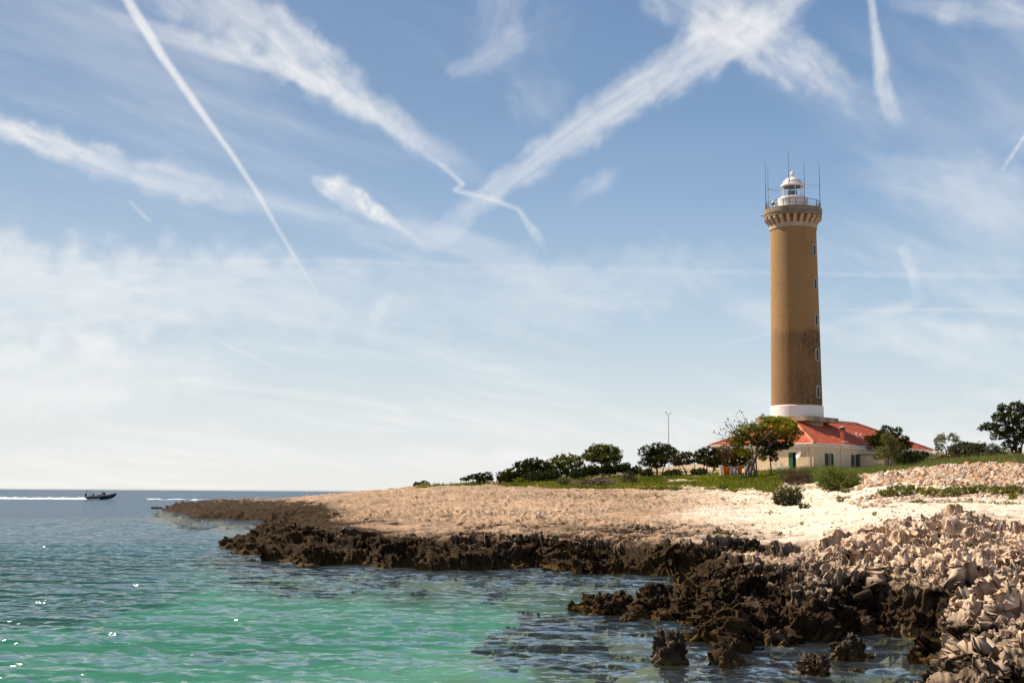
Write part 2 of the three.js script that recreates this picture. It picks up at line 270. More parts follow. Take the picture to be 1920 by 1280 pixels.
function floorColour(x, z, d) {                                      // z counted away from the eye: pale sand, dark weed, brown stones towards the rocks
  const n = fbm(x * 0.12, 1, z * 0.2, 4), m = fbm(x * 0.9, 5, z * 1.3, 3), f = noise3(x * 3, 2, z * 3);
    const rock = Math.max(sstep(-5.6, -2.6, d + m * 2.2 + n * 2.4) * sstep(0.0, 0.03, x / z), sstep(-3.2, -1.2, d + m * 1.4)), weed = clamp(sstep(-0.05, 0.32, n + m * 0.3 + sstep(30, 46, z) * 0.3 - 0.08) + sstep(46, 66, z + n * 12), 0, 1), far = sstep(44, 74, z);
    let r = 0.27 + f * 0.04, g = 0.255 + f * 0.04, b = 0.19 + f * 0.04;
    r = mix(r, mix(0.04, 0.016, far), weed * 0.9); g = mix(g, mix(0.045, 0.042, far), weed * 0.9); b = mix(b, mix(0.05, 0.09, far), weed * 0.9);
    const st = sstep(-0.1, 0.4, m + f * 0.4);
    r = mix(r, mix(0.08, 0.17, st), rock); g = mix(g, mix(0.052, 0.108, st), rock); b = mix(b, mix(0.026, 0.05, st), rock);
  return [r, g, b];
}
const rockMaterial = new THREE.MeshPhysicalMaterial({ vertexColors: true, roughness: 0.92, specularIntensity: 0.12 });
rockMaterial.name = 'limestone';
{
  const us = [], zs = [];
  for (let u = -0.44; u < 0.46; u += 1 / 1080) us.push(u);
  for (let u = 0.46; u < 0.95; u += 0.006) us.push(u);
  for (let z = 13; z < 34; z += 0.034) zs.push(z);
  for (let z = 34; z < 62; z += 0.08) zs.push(z);
  for (let z = 62; z < 125; z += 0.26) zs.push(z);
  for (let z = 125; z < 410; z += 0.9 + (z - 125) * 0.02) zs.push(z);
  const nu = us.length, nz = zs.length, id = new Int32Array(nu * nz).fill(-1), pos = [], col = [], idx = [], out = {};
  const X = new Float32Array(nu * nz), Y = new Float32Array(nu * nz), DD = new Float32Array(nu * nz);
  const t0 = Date.now();
  // the smooth lie of the land on every second point of the net, filled in between
  for (let j = 0; j < nz; j++) for (let i = 0; i < nu; i++) {
    const k = j * nu + i; X[k] = us[i] * zs[j];
    if ((i & 3) && i < 970 && i + 4 < nu) continue;
    Y[k] = lie(X[k], -zs[j]); DD[k] = D;
  }
  for (let j = 0; j < nz; j++) for (let i = 0; i < nu && i < 970; i++) if ((i & 3) && i + 4 < nu) { const a = j * nu + (i & ~3), t = (i & 3) / 4; Y[j * nu + i] = mix(Y[a], Y[a + 4], t); DD[j * nu + i] = mix(DD[a], DD[a + 4], t); }
  const keep = (k) => Y[k] > -0.75;
  const nrm = new THREE.Vector3(), AB = [];
  for (let j = 0; j < nz; j++) for (let i = 0; i < nu; i++) {
    const k = j * nu + i;
    if (!keep(k)) continue;
    const i0 = Math.max(0, i - 10), i1 = Math.min(nu - 1, i + 10), j0 = Math.max(0, j - 7), j1 = Math.min(nz - 1, j + 7);
    const x = X[k], y = Y[k], z = -zs[j], d = DD[k];
    nrm.set(-(Y[j * nu + i1] - Y[j * nu + i0]) / (X[j * nu + i1] - X[j * nu + i0]), 1, (Y[j1 * nu + i] - Y[j0 * nu + i]) / (zs[j1] - zs[j0])).normalize();
    const [A, B] = rugged(x, z, d, y), h = crag(x, y, z, A, B);
    id[k] = pos.length / 3; AB.push(A, B, y, d);
    pos.push(x + nrm.x * h, y + nrm.y * h, z + nrm.z * h);
  }
  for (let j = 0; j + 1 < nz; j++) for (let i = 0; i + 1 < nu; i++) {
    const a = id[j * nu + i], b = id[j * nu + i + 1], c = id[(j + 1) * nu + i], e = id[(j + 1) * nu + i + 1];
    if (a >= 0 && b >= 0 && c >= 0 && e >= 0) idx.push(a, b, c, b, e, c);
  }
  const g = new THREE.BufferGeometry(), P = new Float32Array(pos);
  g.setAttribute('position', new THREE.BufferAttribute(P, 3)); g.setIndex(new THREE.BufferAttribute(new Uint32Array(idx), 1)); g.computeVertexNormals();
  const N = g.attributes.normal.array, Q = new Float32Array(P.length);
  for (let v = 0; v < P.length / 3; v++) {
    const x0 = P[v * 3], y0 = P[v * 3 + 1], z0 = P[v * 3 + 2], depth = -z0, A = AB[v * 4], B = AB[v * 4 + 1], flat = AB[v * 4 + 2];
    const steep = 1 - sstep(0.5, 0.95, N[v * 3 + 1]), h = pits(x0, y0, z0, depth < 52 ? 3 : depth < 90 ? 2 : 1, A * mix(0.5, 1, steep), B);
    const x = Q[v * 3] = x0 + N[v * 3] * h, yy = Q[v * 3 + 1] = y0 + N[v * 3 + 1] * h, z = Q[v * 3 + 2] = z0 + N[v * 3 + 2] * h;
    // colour: pale limestone; a black band of lichen along the sea; brown growth where waves reach; grey weathering; thin soil inland
    const n0 = fbm(x * 0.35, 2, z * 0.35, 3), n1 = fbm(x * 1.9, yy * 1.9, z * 1.9, 3), n2 = noise3(x * 9, yy * 9, z * 9), n3 = noise3(x * 23, yy * 23, z * 23);
    const top = mix(0.95, 0.80, sstep(0.1, 0.26, x / depth)) + n0 * 0.3 + 0.6 * sstep(-0.06, -0.19, x / depth), patchy = sstep(0.02, 0.4, fbm(x * 0.8, yy, z * 0.8 + 40, 3) + n2 * 0.12) * sstep(0.14, 0.3, x / depth) * 0.7;
    const black = sstep(top + 0.1, top - 0.14, yy + n1 * 0.3 + n2 * 0.1) * (1 - patchy), tide = sstep(0.2, 0.04, yy + n1 * 0.14 + n2 * 0.04) * (1 - 0.8 * sstep(60, 90, depth));
    const grey = clamp(sstep(-0.05, 0.4, n1 * 0.6 + n0 * 0.5 + n2 * 0.3) * (0.35 + 0.55 * A), 0, 1), spot = sstep(0.25, 0.5, n1 * 0.5 + n2 * 0.5 + n3 * 0.3 - 0.1 + 0.25 * A + 0.16 * (1 - sstep(0.08, 0.17, x / depth)));
    const tone = 1 + n2 * 0.12 + n3 * 0.10 + n1 * 0.12;
    const white = sstep(0.09, 0.19, x / depth + n0 * 0.05) * (1 - A);                                     // bare bleached limestone to the right, browner rock to the left
    const bl = 1 + 0.35 * fbm(x * 0.12, 4, z * 0.07, 3) + 0.3 * fbm(x * 0.6, 9, z * 0.3, 3);
    let r = mix(0.36 * bl, 0.68, white) * tone, gg = mix(0.235 * bl, 0.55, white) * tone, b = mix(0.15 * bl, 0.43, white) * tone;
    if (x / depth > 0.18) { r = mix(r, 0.62 * tone, A); gg = mix(gg, 0.445 * tone, A); b = mix(b, 0.315 * tone, A); }
    r = mix(r, 0.29 * tone, grey); gg = mix(gg, 0.205 * tone, grey); b = mix(b, 0.142 * tone, grey);
    r = mix(r, 0.10, spot * 0.7); gg = mix(gg, 0.075, spot * 0.7); b = mix(b, 0.055, spot * 0.7);
    const soil = sstep(2.5, 3.4, flat + n0 * 0.5) * sstep(85, 125, depth) * 0.85 * sstep(-0.35, 0.25, n1 + n0 * 0.6);
    r = mix(r, 0.22, soil); gg = mix(gg, 0.17, soil); b = mix(b, 0.09, soil);
    const fringe = sstep(top + 0.5, top + 0.02, yy + n1 * 0.35 + n2 * 0.16) * sstep(-0.35, 0.35, n1 + n2 * 0.5 + n3 * 0.3) * 0.75; r = mix(r, 0.15 * tone, fringe); gg = mix(gg, 0.102 * tone, fringe); b = mix(b, 0.066 * tone, fringe);
    const bk = 0.022 * (1 + 0.4 * n2 + 0.35 * n3 + 0.5 * n1);
    r = mix(r, bk * 1.6, black); gg = mix(gg, bk * 0.95, black); b = mix(b, bk * 0.45, black);
    r = mix(r, 0.085 * tone, tide * 0.8); gg = mix(gg, 0.048 * tone, tide * 0.8); b = mix(b, 0.014 * tone, tide * 0.8);
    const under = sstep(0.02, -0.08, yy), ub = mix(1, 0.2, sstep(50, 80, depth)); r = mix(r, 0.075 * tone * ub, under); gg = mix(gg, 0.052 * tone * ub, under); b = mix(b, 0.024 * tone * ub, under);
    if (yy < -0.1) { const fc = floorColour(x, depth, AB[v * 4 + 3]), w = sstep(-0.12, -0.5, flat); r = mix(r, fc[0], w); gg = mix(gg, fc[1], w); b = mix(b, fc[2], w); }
    col.push(Math.max(0.01, r), Math.max(0.01, gg), Math.max(0.008, b));
  }
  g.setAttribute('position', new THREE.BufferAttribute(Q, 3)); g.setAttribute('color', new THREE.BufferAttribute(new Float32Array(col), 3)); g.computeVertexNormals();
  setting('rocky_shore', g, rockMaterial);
}
// the seabed: pale sand, weed and stones
{
  const pos = [], col = [], idx = [], id = new Map(), st = [];
  const xs = [], zs = [];
  for (let z = 6; z < 70; z += 0.35) zs.push(z);
  for (let z = 70; z < 260; z += 4) zs.push(z);
  for (let u = -0.9; u < 0.75; u += 0.005) xs.push(u);
  for (let j = 0; j < zs.length; j++) for (let i = 0; i < xs.length; i++) {
    const z = zs[j], x = xs[i] * z, y = lie(x, -z), d = D;
    if (y > -0.1) continue;
    const m = fbm(x * 0.9, 5, z * 1.3, 3);
    id.set(j * 4096 + i, pos.length / 3);
    pos.push(x, y - 0.06 + m * 0.12 * sstep(-0.2, -1, d), -z);
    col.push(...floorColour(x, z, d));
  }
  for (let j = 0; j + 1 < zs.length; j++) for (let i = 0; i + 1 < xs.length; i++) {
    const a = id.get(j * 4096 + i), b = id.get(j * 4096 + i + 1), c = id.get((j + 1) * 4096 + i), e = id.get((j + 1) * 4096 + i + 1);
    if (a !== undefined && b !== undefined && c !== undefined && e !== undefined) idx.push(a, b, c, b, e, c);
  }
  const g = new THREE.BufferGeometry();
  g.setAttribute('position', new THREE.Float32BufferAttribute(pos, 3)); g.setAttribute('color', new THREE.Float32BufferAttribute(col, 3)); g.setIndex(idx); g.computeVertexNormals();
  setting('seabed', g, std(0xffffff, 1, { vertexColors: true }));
  const deep = new THREE.PlaneGeometry(60000, 60000).rotateX(-Math.PI / 2).translate(0, -4.5, 0);
  setting('deep_water', deep, std(lin(0.014, 0.038, 0.095), 1));
}
// the sea: a sheet with waves, over a body of water that takes the red out of the light
{
  const waves = [];
  reseed(4);
  for (let i = 0; i < 46; i++) { const L = 0.55 * Math.pow(9, rnd() * rnd()), a = rr(-0.75, 0.75) + 0.25 + 1.45, k = 2 * Math.PI / L; waves.push([Math.cos(a) * k, Math.sin(a) * k, rr(0, 6.28), 0.0062 * Math.pow(L, 0.75)]); }
  const swell = (x, z, far) => { let y = 0; const wx = x + noise3(x * 0.15, 3, z * 0.15) * 1.5; for (const w of waves) { const s = Math.sin(wx * w[0] + z * w[1] + w[2]); y += w[3] * (1 - Math.abs(s) * 1.3 + s * 0.35); } return (y - 0.0) * far; };
  const us = [], zs = [], pos = [], idx = [], uv = [];
  for (let u = -0.5; u < 0.46; u += 1 / 420) us.push(u);
  for (let z = 11; z < 30; z += 0.085) zs.push(z);
  for (let z = 30; z < 60; z += 0.16) zs.push(z);
  for (let z = 60; z < 120; z += 0.6) zs.push(z);
  for (let z = 120; z < 40000; z *= 1.06) zs.push(z);
  zs.push(42000);
  const lowest = -0.02;
  for (const z of zs) for (const u of us) {
    const x = u * z, calm = 0.35 + 0.65 * sstep(0.1, 0.75, 0.55 + noise3(x * 0.09, 7, z * 0.13) * 0.5) , y = z < 130 ? (swell(x, -z, 1) - 0.02) * (1 - sstep(70, 125, z)) * calm : 0;
    pos.push(x, y, -z); uv.push(x, -z);
  }
  const n = us.length;
  for (let j = 0; j + 1 < zs.length; j++) for (let i = 0; i + 1 < n; i++) { const a = j * n + i, c = a + n; idx.push(a, a + 1, c, a + 1, c + 1, c); }
  const g = new THREE.BufferGeometry();
  g.setAttribute('position', new THREE.Float32BufferAttribute(pos, 3)); g.setAttribute('uv', new THREE.Float32BufferAttribute(uv, 2)); g.setIndex(idx); g.computeVertexNormals();
  // ripples too small for the sheet, as two tiling reliefs of different length
  const S = 1024, tile = (list) => { const d = new Uint8Array(S * S * 4), h = new Float32Array(S * S); let lo = 1e9, hi = -1e9; for (let j = 0; j < S; j++) for (let i = 0; i < S; i++) { let y = 0; for (const w of list) { const s = Math.sin(2 * Math.PI * (w[0] * i + w[1] * j) / S + w[2]); y += w[3] * (0.6 - Math.abs(s) + 0.4 * s); } h[j * S + i] = y; if (y < lo) lo = y; if (y > hi) hi = y; } for (let k = 0; k < S * S; k++) { const v = (h[k] - lo) / (hi - lo) * 255; d[k * 4] = d[k * 4 + 1] = d[k * 4 + 2] = v; d[k * 4 + 3] = 255; } return [d, h, lo, hi]; };
  const list = []; reseed(9);
  for (let i = 0; i < 60; i++) { const f = 4 * Math.pow(14, rnd()), a = rr(-0.95, 0.95) + 1.7; list.push([Math.round(Math.cos(a) * f), Math.round(Math.sin(a) * f), rr(0, 6.28), 1 / Math.pow(f, 0.95)]); }
  const [bd] = tile(list), bump = new THREE.DataTexture(bd, S, S); bump.wrapS = bump.wrapT = THREE.RepeatWrapping; bump.magFilter = THREE.LinearFilter; bump.repeat.set(1 / 9, 1 / 9); bump.needsUpdate = true;
  const list2 = []; reseed(19);
  for (let i = 0; i < 60; i++) { const f = 3 * Math.pow(12, rnd()), a = rr(-0.9, 0.9) + 1.5; list2.push([Math.round(Math.cos(a) * f), Math.round(Math.sin(a) * f), rr(0, 6.28), 1 / Math.pow(f, 0.9)]); }
  const [, hh] = tile(list2), nd = new Uint8Array(S * S * 4), steep = 90;
  for (let j = 0; j < S; j++) for (let i = 0; i < S; i++) { const k = j * S + i, dx = (hh[j * S + (i + 1) % S] - hh[j * S + (i + S - 1) % S]) * steep * 0.2, dy = (hh[((j + 1) % S) * S + i] - hh[((j + S - 1) % S) * S + i]) * steep * 0.2, ll = 0; const q = Math.hypot(dx, dy), cap = q > 1e-6 ? 0.36 * Math.tanh(q / 0.36) / q : 1, gx = dx * cap, gy = dy * cap, l = Math.hypot(gx, gy, 1); nd[k * 4] = 127.5 - gx / l * 127.5; nd[k * 4 + 1] = 127.5 - gy / l * 127.5; nd[k * 4 + 2] = 127.5 + 127.5 / l; nd[k * 4 + 3] = 255; }
  const nmap = new THREE.DataTexture(nd, S, S); nmap.wrapS = nmap.wrapT = THREE.RepeatWrapping; nmap.magFilter = THREE.LinearFilter; nmap.repeat.set(1 / 23.7, 1 / 23.7); nmap.rotation = 0.3; nmap.needsUpdate = true;
  const water = new THREE.MeshPhysicalMaterial({ color: lin(0.80, 0.93, 0.93), roughness: 0.1, ior: 1.33, transmission: 0.985, thickness: 0, specularIntensity: 0.8, bumpMap: bump, bumpScale: 0.028, normalMap: nmap, normalScale: new THREE.Vector2(1, 1) });
  water.name = 'sea_surface';
  setting('sea', g, water);
  const body = new THREE.MeshPhysicalMaterial({ color: 0xffffff, transparent: true, opacity: 0, transmission: 1, roughness: 0, thickness: 4, ior: 1.33, attenuationColor: lin(0.47, 0.79, 0.73), attenuationDistance: 5 });
  body.name = 'sea_water';
  setting('sea_water', box(140, 3.9, 64, -15, -2.2, -40), body);
}

// ---------------------------------------------------------------- surfaces of buildings
function patchTexture(W, H, paint) {                                  // colour by a function of metres, tiling in u where it is asked for
  const d = new Uint8Array(W * H * 4);
  for (let j = 0; j < H; j++) for (let i = 0; i < W; i++) { const c = paint(i / W, j / H), k = (j * W + i) * 4; for (let n = 0; n < 3; n++) { const v = clamp(c[n], 0, 1); d[k + n] = 255 * (v <= 0.0031308 ? v * 12.92 : 1.055 * Math.pow(v, 1 / 2.4) - 0.055); } d[k + 3] = 255; }
  const t = new THREE.DataTexture(d, W, H); t.colorSpace = THREE.SRGBColorSpace; t.magFilter = THREE.LinearFilter; t.minFilter = THREE.LinearFilter; t.wrapS = THREE.RepeatWrapping; t.needsUpdate = true; return t;
}
const plasterBump = (() => { const S = 256, d = new Uint8Array(S * S * 4); for (let j = 0; j < S; j++) for (let i = 0; i < S; i++) { const v = 128 + 70 * fbm(i / 16, j / 16, 1, 4) + 40 * (hash3(i, j, 3) * HN - 0.5), k = (j * S + i) * 4; d[k] = d[k + 1] = d[k + 2] = v; d[k + 3] = 255; } const t = new THREE.DataTexture(d, S, S); t.wrapS = t.wrapT = THREE.RepeatWrapping; t.magFilter = THREE.LinearFilter; t.needsUpdate = true; return t; })();
const bumpAt = (u, v) => { const t = plasterBump.clone(); t.repeat.set(u, v); t.needsUpdate = true; return t; };
const whitePaint = std(lin(0.82, 0.75, 0.68), 0.75, { bumpMap: bumpAt(8, 1), bumpScale: 0.02 }), whiteMetal = std(lin(0.80, 0.75, 0.68), 0.5), paleStone = std(lin(0.42, 0.31, 0.20), 0.9), greyStone = std(lin(0.27, 0.195, 0.13), 0.92), blackMetal = std(lin(0.02, 0.02, 0.022), 0.5), rustMetal = std(lin(0.12, 0.06, 0.05), 0.6), greyMetal = std(lin(0.30, 0.28, 0.27), 0.5, { metalness: 0.5 });
const glassPane = new THREE.MeshPhysicalMaterial({ color: lin(0.95, 0.98, 0.98), roughness: 0.03, transmission: 1, thickness: 0, ior: 1.5 });
const darkGlass = new THREE.MeshPhysicalMaterial({ color: lin(0.02, 0.035, 0.035), roughness: 0.08, ior: 1.5 });
const greenPaint = std(lin(0.012, 0.062, 0.042), 0.55), creamFrame = std(lin(0.62, 0.58, 0.48), 0.6);

// ---------------------------------------------------------------- the lighthouse
const T = { x: 39.31, z: -176.1 };
const toEye = Math.atan2(-T.x, -T.z);                                  // heading from the tower to where the picture was taken
const ring = (profile, seg = 96) => new THREE.LatheGeometry(profile.map(([r, y]) => new THREE.Vector2(r, y)), seg);
const e2 = new THREE.Vector3(0.690, 0, -0.724), e1 = new THREE.Vector3(-0.724, 0, -0.690), HOUSE = new THREE.Vector3(38.6, 0, -164);   // the house's near corner and its two walls
const houseTurn = Math.atan2(-e2.z, e2.x);                             // local x runs along e2, local z along -e1
{
  const L = thing('lighthouse', 'tall ochre round lighthouse tower with white lantern and corbelled gallery', 'lighthouse', [T.x, 0, T.z]);
  // shaft: ochre render, weathered dark in the lower half on the side away from the sun and rain
  const shaftMap = patchTexture(1024, 1536, (u, v) => {
    const a = u * 2 * Math.PI + Math.PI, y = 14.5 + v * 24.8, rx = Math.cos(a) * 3.3, rz = Math.sin(a) * 3.3;
    const n = fbm(rx * 0.7, y * 0.28, rz * 0.7, 4), f = fbm(rx * 3.2, y * 2.4, rz * 3.2, 4), g = noise3(rx * 14, y * 14, rz * 14), streak = fbm(rx * 3.4, y * 0.22, rz * 3.4 + 20, 3);
    let turn = a - (toEye); turn = Math.atan2(Math.sin(turn), Math.cos(turn));            // 0 towards the water's edge, growing to the side the windows are on
    const side = sstep(-1.35, -0.2, turn) * (1 - sstep(1.9, 2.6, turn)), right = sstep(-0.3, 0.9, turn) * (1 - sstep(1.9, 2.6, turn));
    const old = sstep(25.2 + n * 1.4, 24.2 + n * 1.2, y);                                   // older render below an uneven seam
    const band = Math.exp(-Math.pow((y - 23.6 + n * 0.8) / 1.1, 2)) * (0.35 + 0.65 * right), low = sstep(20, 14.6, y + n * 2) * 0.55, upper = right * sstep(24, 27.5, y) * (1 - sstep(25.5, 28.5, y + n * 2)) * 0.7;
    const grain = clamp(0.62 + f * 0.75 + streak * 0.35 + g * 0.3, 0, 1.25), dirt = clamp((0.30 * side * old + 0.42 * band * side + (0.28 + 0.3 * low) * right * old + 0.3 * low * side + 0.34 * upper * sstep(-0.1, 0.35, f + n * 0.5)) * grain, 0, 0.92);
    const t = 1 + n * 0.08 + f * 0.10 + g * 0.05;
    const joint = [18.3, 26.9, 31.4].some((h) => Math.abs(y - h + noise3(a * 9, h, 0) * 0.05) < 0.028) && noise3(a * 6, y, 4) > -0.4 ? 0.72 : 1;
    const c = [0.315 * t, 0.175 * t, 0.066 * t], o = [0.26 * t, 0.142 * t, 0.055 * t], w = old * 0.8;
    return [0, 1, 2].map((k) => mix(mix(c[k], o[k], w), [0.035, 0.023, 0.012][k], dirt) * joint);
  });
  const shaftGeo = new THREE.CylinderGeometry(3.14, 3.46, 24.8, 128, 40, true); shaftGeo.rotateY(Math.PI).translate(0, 14.5 + 12.4, 0);
  { // u runs with the heading a, so that stains sit on the side they belong to
    const p = shaftGeo.attributes.position, uv = shaftGeo.attributes.uv;
    for (let i = 0; i < p.count; i++) uv.setXY(i, uv.getX(i), (p.getY(i) - 14.5) / 24.8);
  }
  const shaft = std(0xffffff, 0.92, { map: shaftMap, bumpMap: bumpAt(20, 24), bumpScale: 0.05 });
  part('shaft', shaftGeo, shaft, L);
  part('foundation_core', ring([[3.5, 9.5], [3.5, 12.4]]), paleStone, L);
  part('white_band', ring([[3.45, 14.62], [3.58, 14.58], [3.6, 14.5], [3.6, 12.9]], 96), whitePaint, L, 'white painted band round the foot of the tower');
  // square stone platform under the tower, of single blocks with joints
  const plat = new THREE.Group(); plat.name = 'platform'; plat.rotation.y = houseTurn; L.add(plat);
  { const hs = 4.05, core = box(hs * 2 - 0.1, 0.6, hs * 2 - 0.1, 0, 12.66, 0); part('slab_core', core, greyStone, plat);
    reseed(31);
    for (let s = 0; s < 4; s++) { let x = -hs; let k = 0; while (x < hs - 0.02) { const w = Math.min(hs - x, rr(1.1, 1.7)); const b = box(w - 0.025, 0.64, 0.5, x + w / 2, 0, hs - 0.22 + 0.004 * (k % 3)); b.rotateY(s * Math.PI / 2).translate(0, 12.66, 0); part('stone_block', b, k % 2 ? greyStone : paleStone, plat); x += w; k++; } } }
  // windows up the stair side
  const winAt = [[1525, 471], [1527.3, 534], [1529.4, 602], [1531, 667], [1532.4, 736]];
  winAt.forEach(([px, py], i) => {
    const y = atDepth(px, py, 174.8).y, R = mix(3.46, 3.14, (y - 14.5) / 24.8), a = toEye - mix(0.97, 1.04, 1 - i / 4) * -1;
    const w = new THREE.Group(); w.name = 'window'; w.position.set(Math.sin(a) * (R - 0.03), y, Math.cos(a) * (R - 0.03)); w.rotation.y = a; L.add(w);
    part('frame', merge([box(0.15, 1.4, 0.26, -0.33, 0, 0), box(0.15, 1.4, 0.26, 0.33, 0, 0), box(0.81, 0.16, 0.28, 0, 0.78, 0), box(0.86, 0.13, 0.3, 0, -0.76, 0.02)]), std(lin(0.40, 0.35, 0.28), 0.8), w);
    part('shutter', box(0.25, 1.42, 0.06, -0.135, 0, 0.045), greenPaint, w); part('pane', box(0.25, 1.42, 0.06, 0.13, 0, 0.03), std(lin(0.008, 0.02, 0.018), 0.9), w);
  });
  // stone ring, corbels and gallery
  const segments = 28;
  for (let i = 0; i < segments; i++) { // ring of pale stones at the head of the shaft
    const g = new THREE.CylinderGeometry(3.25, 3.25, 0.62, 5, 1, true, (i / segments) * 2 * Math.PI + 0.004, 2 * Math.PI / segments - 0.008); g.translate(0, 39.56, 0);
    part('ring_stone', g, i % 3 ? paleStone : std(lin(0.46, 0.35, 0.24), 0.9), L);
  }
  part('ring_core', ring([[3.13, 39.2], [3.24, 39.27], [3.24, 39.85], [3.1, 39.9]]), greyStone, L);
  part('corbel_wall', ring([[3.14, 39.85], [3.14, 41.0]]), std(lin(0.30, 0.17, 0.07), 0.92), L);
  const corbelShape = new THREE.Shape([[0, 0], [0.12, 0], [0.22, 0.08], [0.36, 0.32], [0.62, 0.6], [0.78, 0.72], [0.78, 1.02], [0, 1.02]].map((p) => new THREE.Vector2(...p)));
  const corbelGeo = new THREE.ExtrudeGeometry(corbelShape, { depth: 0.42, bevelEnabled: true, bevelThickness: 0.02, bevelSize: 0.02, bevelSegments: 1 }); corbelGeo.translate(0, 0, -0.21).rotateY(-Math.PI / 2);
  for (let i = 0; i < 24; i++) { const c = part('corbel', corbelGeo, paleStone, L), a = toEye + (i + 0.28) / 24 * 2 * Math.PI; c.position.set(Math.sin(a) * 3.12, 39.86, Math.cos(a) * 3.12); c.rotation.y = a; }
  part('gallery_soffit', ring([[3.1, 40.9], [3.9, 40.9], [3.96, 40.95]]), greyStone, L);
  for (let i = 0; i < 26; i++) for (let r = 0; r < 2; r++) { // two courses of gallery stones
    const st = 2 * Math.PI / 26, R = r ? 4.0 : 3.93, g = new THREE.CylinderGeometry(R, R - (r ? 0 : 0.04), r ? 0.66 : 0.42, 5, 1, false, (i + r * 0.5) * st + 0.003, st - 0.006); g.translate(0, r ? 41.71 : 41.16, 0);
    part('gallery_stone', g, (i + r) % 3 ? greyStone : std(lin(0.23, 0.165, 0.11), 0.93), L);
  }
  part('gallery_floor', ring([[0, 42.06], [3.9, 42.06], [3.94, 42.02]]), greyStone, L);
  // railing
  const rail = new THREE.Group(); rail.name = 'railing'; L.add(rail);
  const nP = 14, pr = (i) => { const a = toEye + (i + 0.25) / nP * 2 * Math.PI; return [Math.sin(a) * 3.78, Math.cos(a) * 3.78]; };
  for (let i = 0; i < nP; i++) {
    const [x, z] = pr(i), [x2, z2] = pr(i + 1);
    part('post', rod([x, 42.04, z], [x, 43.08, z], 0.045, 0.045, 6), rustMetal, rail);
    part('top_rail', rod([x, 43.06, z], [x2, 43.06, z2], 0.035, 0.035, 5), rustMetal, rail);
    part('middle_rail', rod([x, 42.5, z], [x2, 42.5, z2], 0.018, 0.018, 4), rustMetal, rail);
    const wires = []; for (let k = 1; k < 12; k++) { const t = k / 12; wires.push(rod([mix(x, x2, t), 42.06, mix(z, z2, t)], [mix(x, x2, t), 43.04, mix(z, z2, t)], 0.007, 0.007, 3)); }
    part('wire_mesh', merge(wires), rustMetal, rail);
  }
  // lantern
  part('lantern_drum', ring([[1.98, 42.06], [1.97, 43.3], [2.04, 43.36], [2.06, 43.72], [1.9, 43.84], [0, 43.86]], 64), whitePaint, L);
  const hut = part('gallery_locker', box(0.5, 0.95, 0.5, 0, 42.53, 0), whiteMetal, L); hut.position.set(Math.sin(toEye - 1.45) * 2.35, 0, Math.cos(toEye - 1.45) * 2.35);
  const nM = 10;
  for (let i = 0; i < nM; i++) {
    const a = toEye + (i + 0.45) / nM * 2 * Math.PI, b = toEye + (i + 1.45) / nM * 2 * Math.PI, x = Math.sin(a) * 1.42, z = Math.cos(a) * 1.42, x2 = Math.sin(b) * 1.42, z2 = Math.cos(b) * 1.42;
    part('mullion', rod([x, 43.84, z], [x, 45.5, z], 0.05, 0.05, 6), whiteMetal, L);
    const pane = new THREE.PlaneGeometry(Math.hypot(x2 - x, z2 - z) - 0.09, 1.6); pane.rotateY((a + b) / 2).translate((x + x2) / 2, 44.66, (z + z2) / 2); part('lantern_pane', pane, glassPane, L);
  }
  const lens = new THREE.Group(); lens.name = 'lamp_lens'; L.add(lens);
  const lensGlass = new THREE.MeshPhysicalMaterial({ color: lin(0.10, 0.16, 0.13), roughness: 0.12, ior: 1.5, specularIntensity: 1 }), lensProfile = [[0.45, 43.86]];
  for (let k = 0; k < 12; k++) { const y = 43.95 + k * 0.075, bulge = 0.56 + 0.06 * Math.sin((k + 0.5) / 12 * Math.PI); lensProfile.push([bulge, y], [bulge + 0.035, y + 0.03], [bulge - 0.01, y + 0.07]); }
  lensProfile.push([0.4, 44.88], [0, 44.9]);
  part('lens_drum', ring(lensProfile, 24), lensGlass, lens);
  for (let i = 0; i < 6; i++) { const a = i * Math.PI / 3 + 0.3; part('lens_bar', rod([Math.sin(a) * 0.66, 43.86, Math.cos(a) * 0.66], [Math.sin(a) * 0.62, 44.9, Math.cos(a) * 0.62], 0.025, 0.025, 4), greyMetal, lens); }
  part('lantern_ceiling', ring([[0, 45.62], [1.46, 45.46]]), std(lin(0.03, 0.03, 0.035), 0.9), L);
  part('lantern_eave', ring([[1.42, 45.44], [1.62, 45.46], [1.66, 45.56], [1.66, 45.66], [1.5, 45.8], [1.3, 45.86]], 40), whiteMetal, L);
  const domeP = []; for (let k = 0; k <= 10; k++) { const t = k / 10 * 1.4; domeP.push([1.32 * Math.cos(t), 45.84 + 1.0 * Math.sin(t)]); } domeP.push([0.12, 46.9]);
  const domePart = part('dome', ring(domeP, 40), whiteMetal, L);
  for (let i = 0; i < nM; i++) { const a = toEye + (i + 0.45) / nM * 2 * Math.PI, pts = domeP.map(([r, y]) => new THREE.Vector3(Math.sin(a) * (r + 0.015), y + 0.015, Math.cos(a) * (r + 0.015))); part('dome_rib', new THREE.TubeGeometry(new THREE.CatmullRomCurve3(pts), 14, 0.03, 4), std(lin(0.5, 0.36, 0.32), 0.6), domePart); }
  part('ball_finial', ring([[0.2, 46.82], [0.2, 46.98], [0.14, 47.02], [0.2, 47.08], [0.3, 47.2], [0.33, 47.34], [0.28, 47.5], [0.14, 47.62], [0.05, 47.66], [0.03, 47.74], [0, 47.75]], 24), whiteMetal, L);
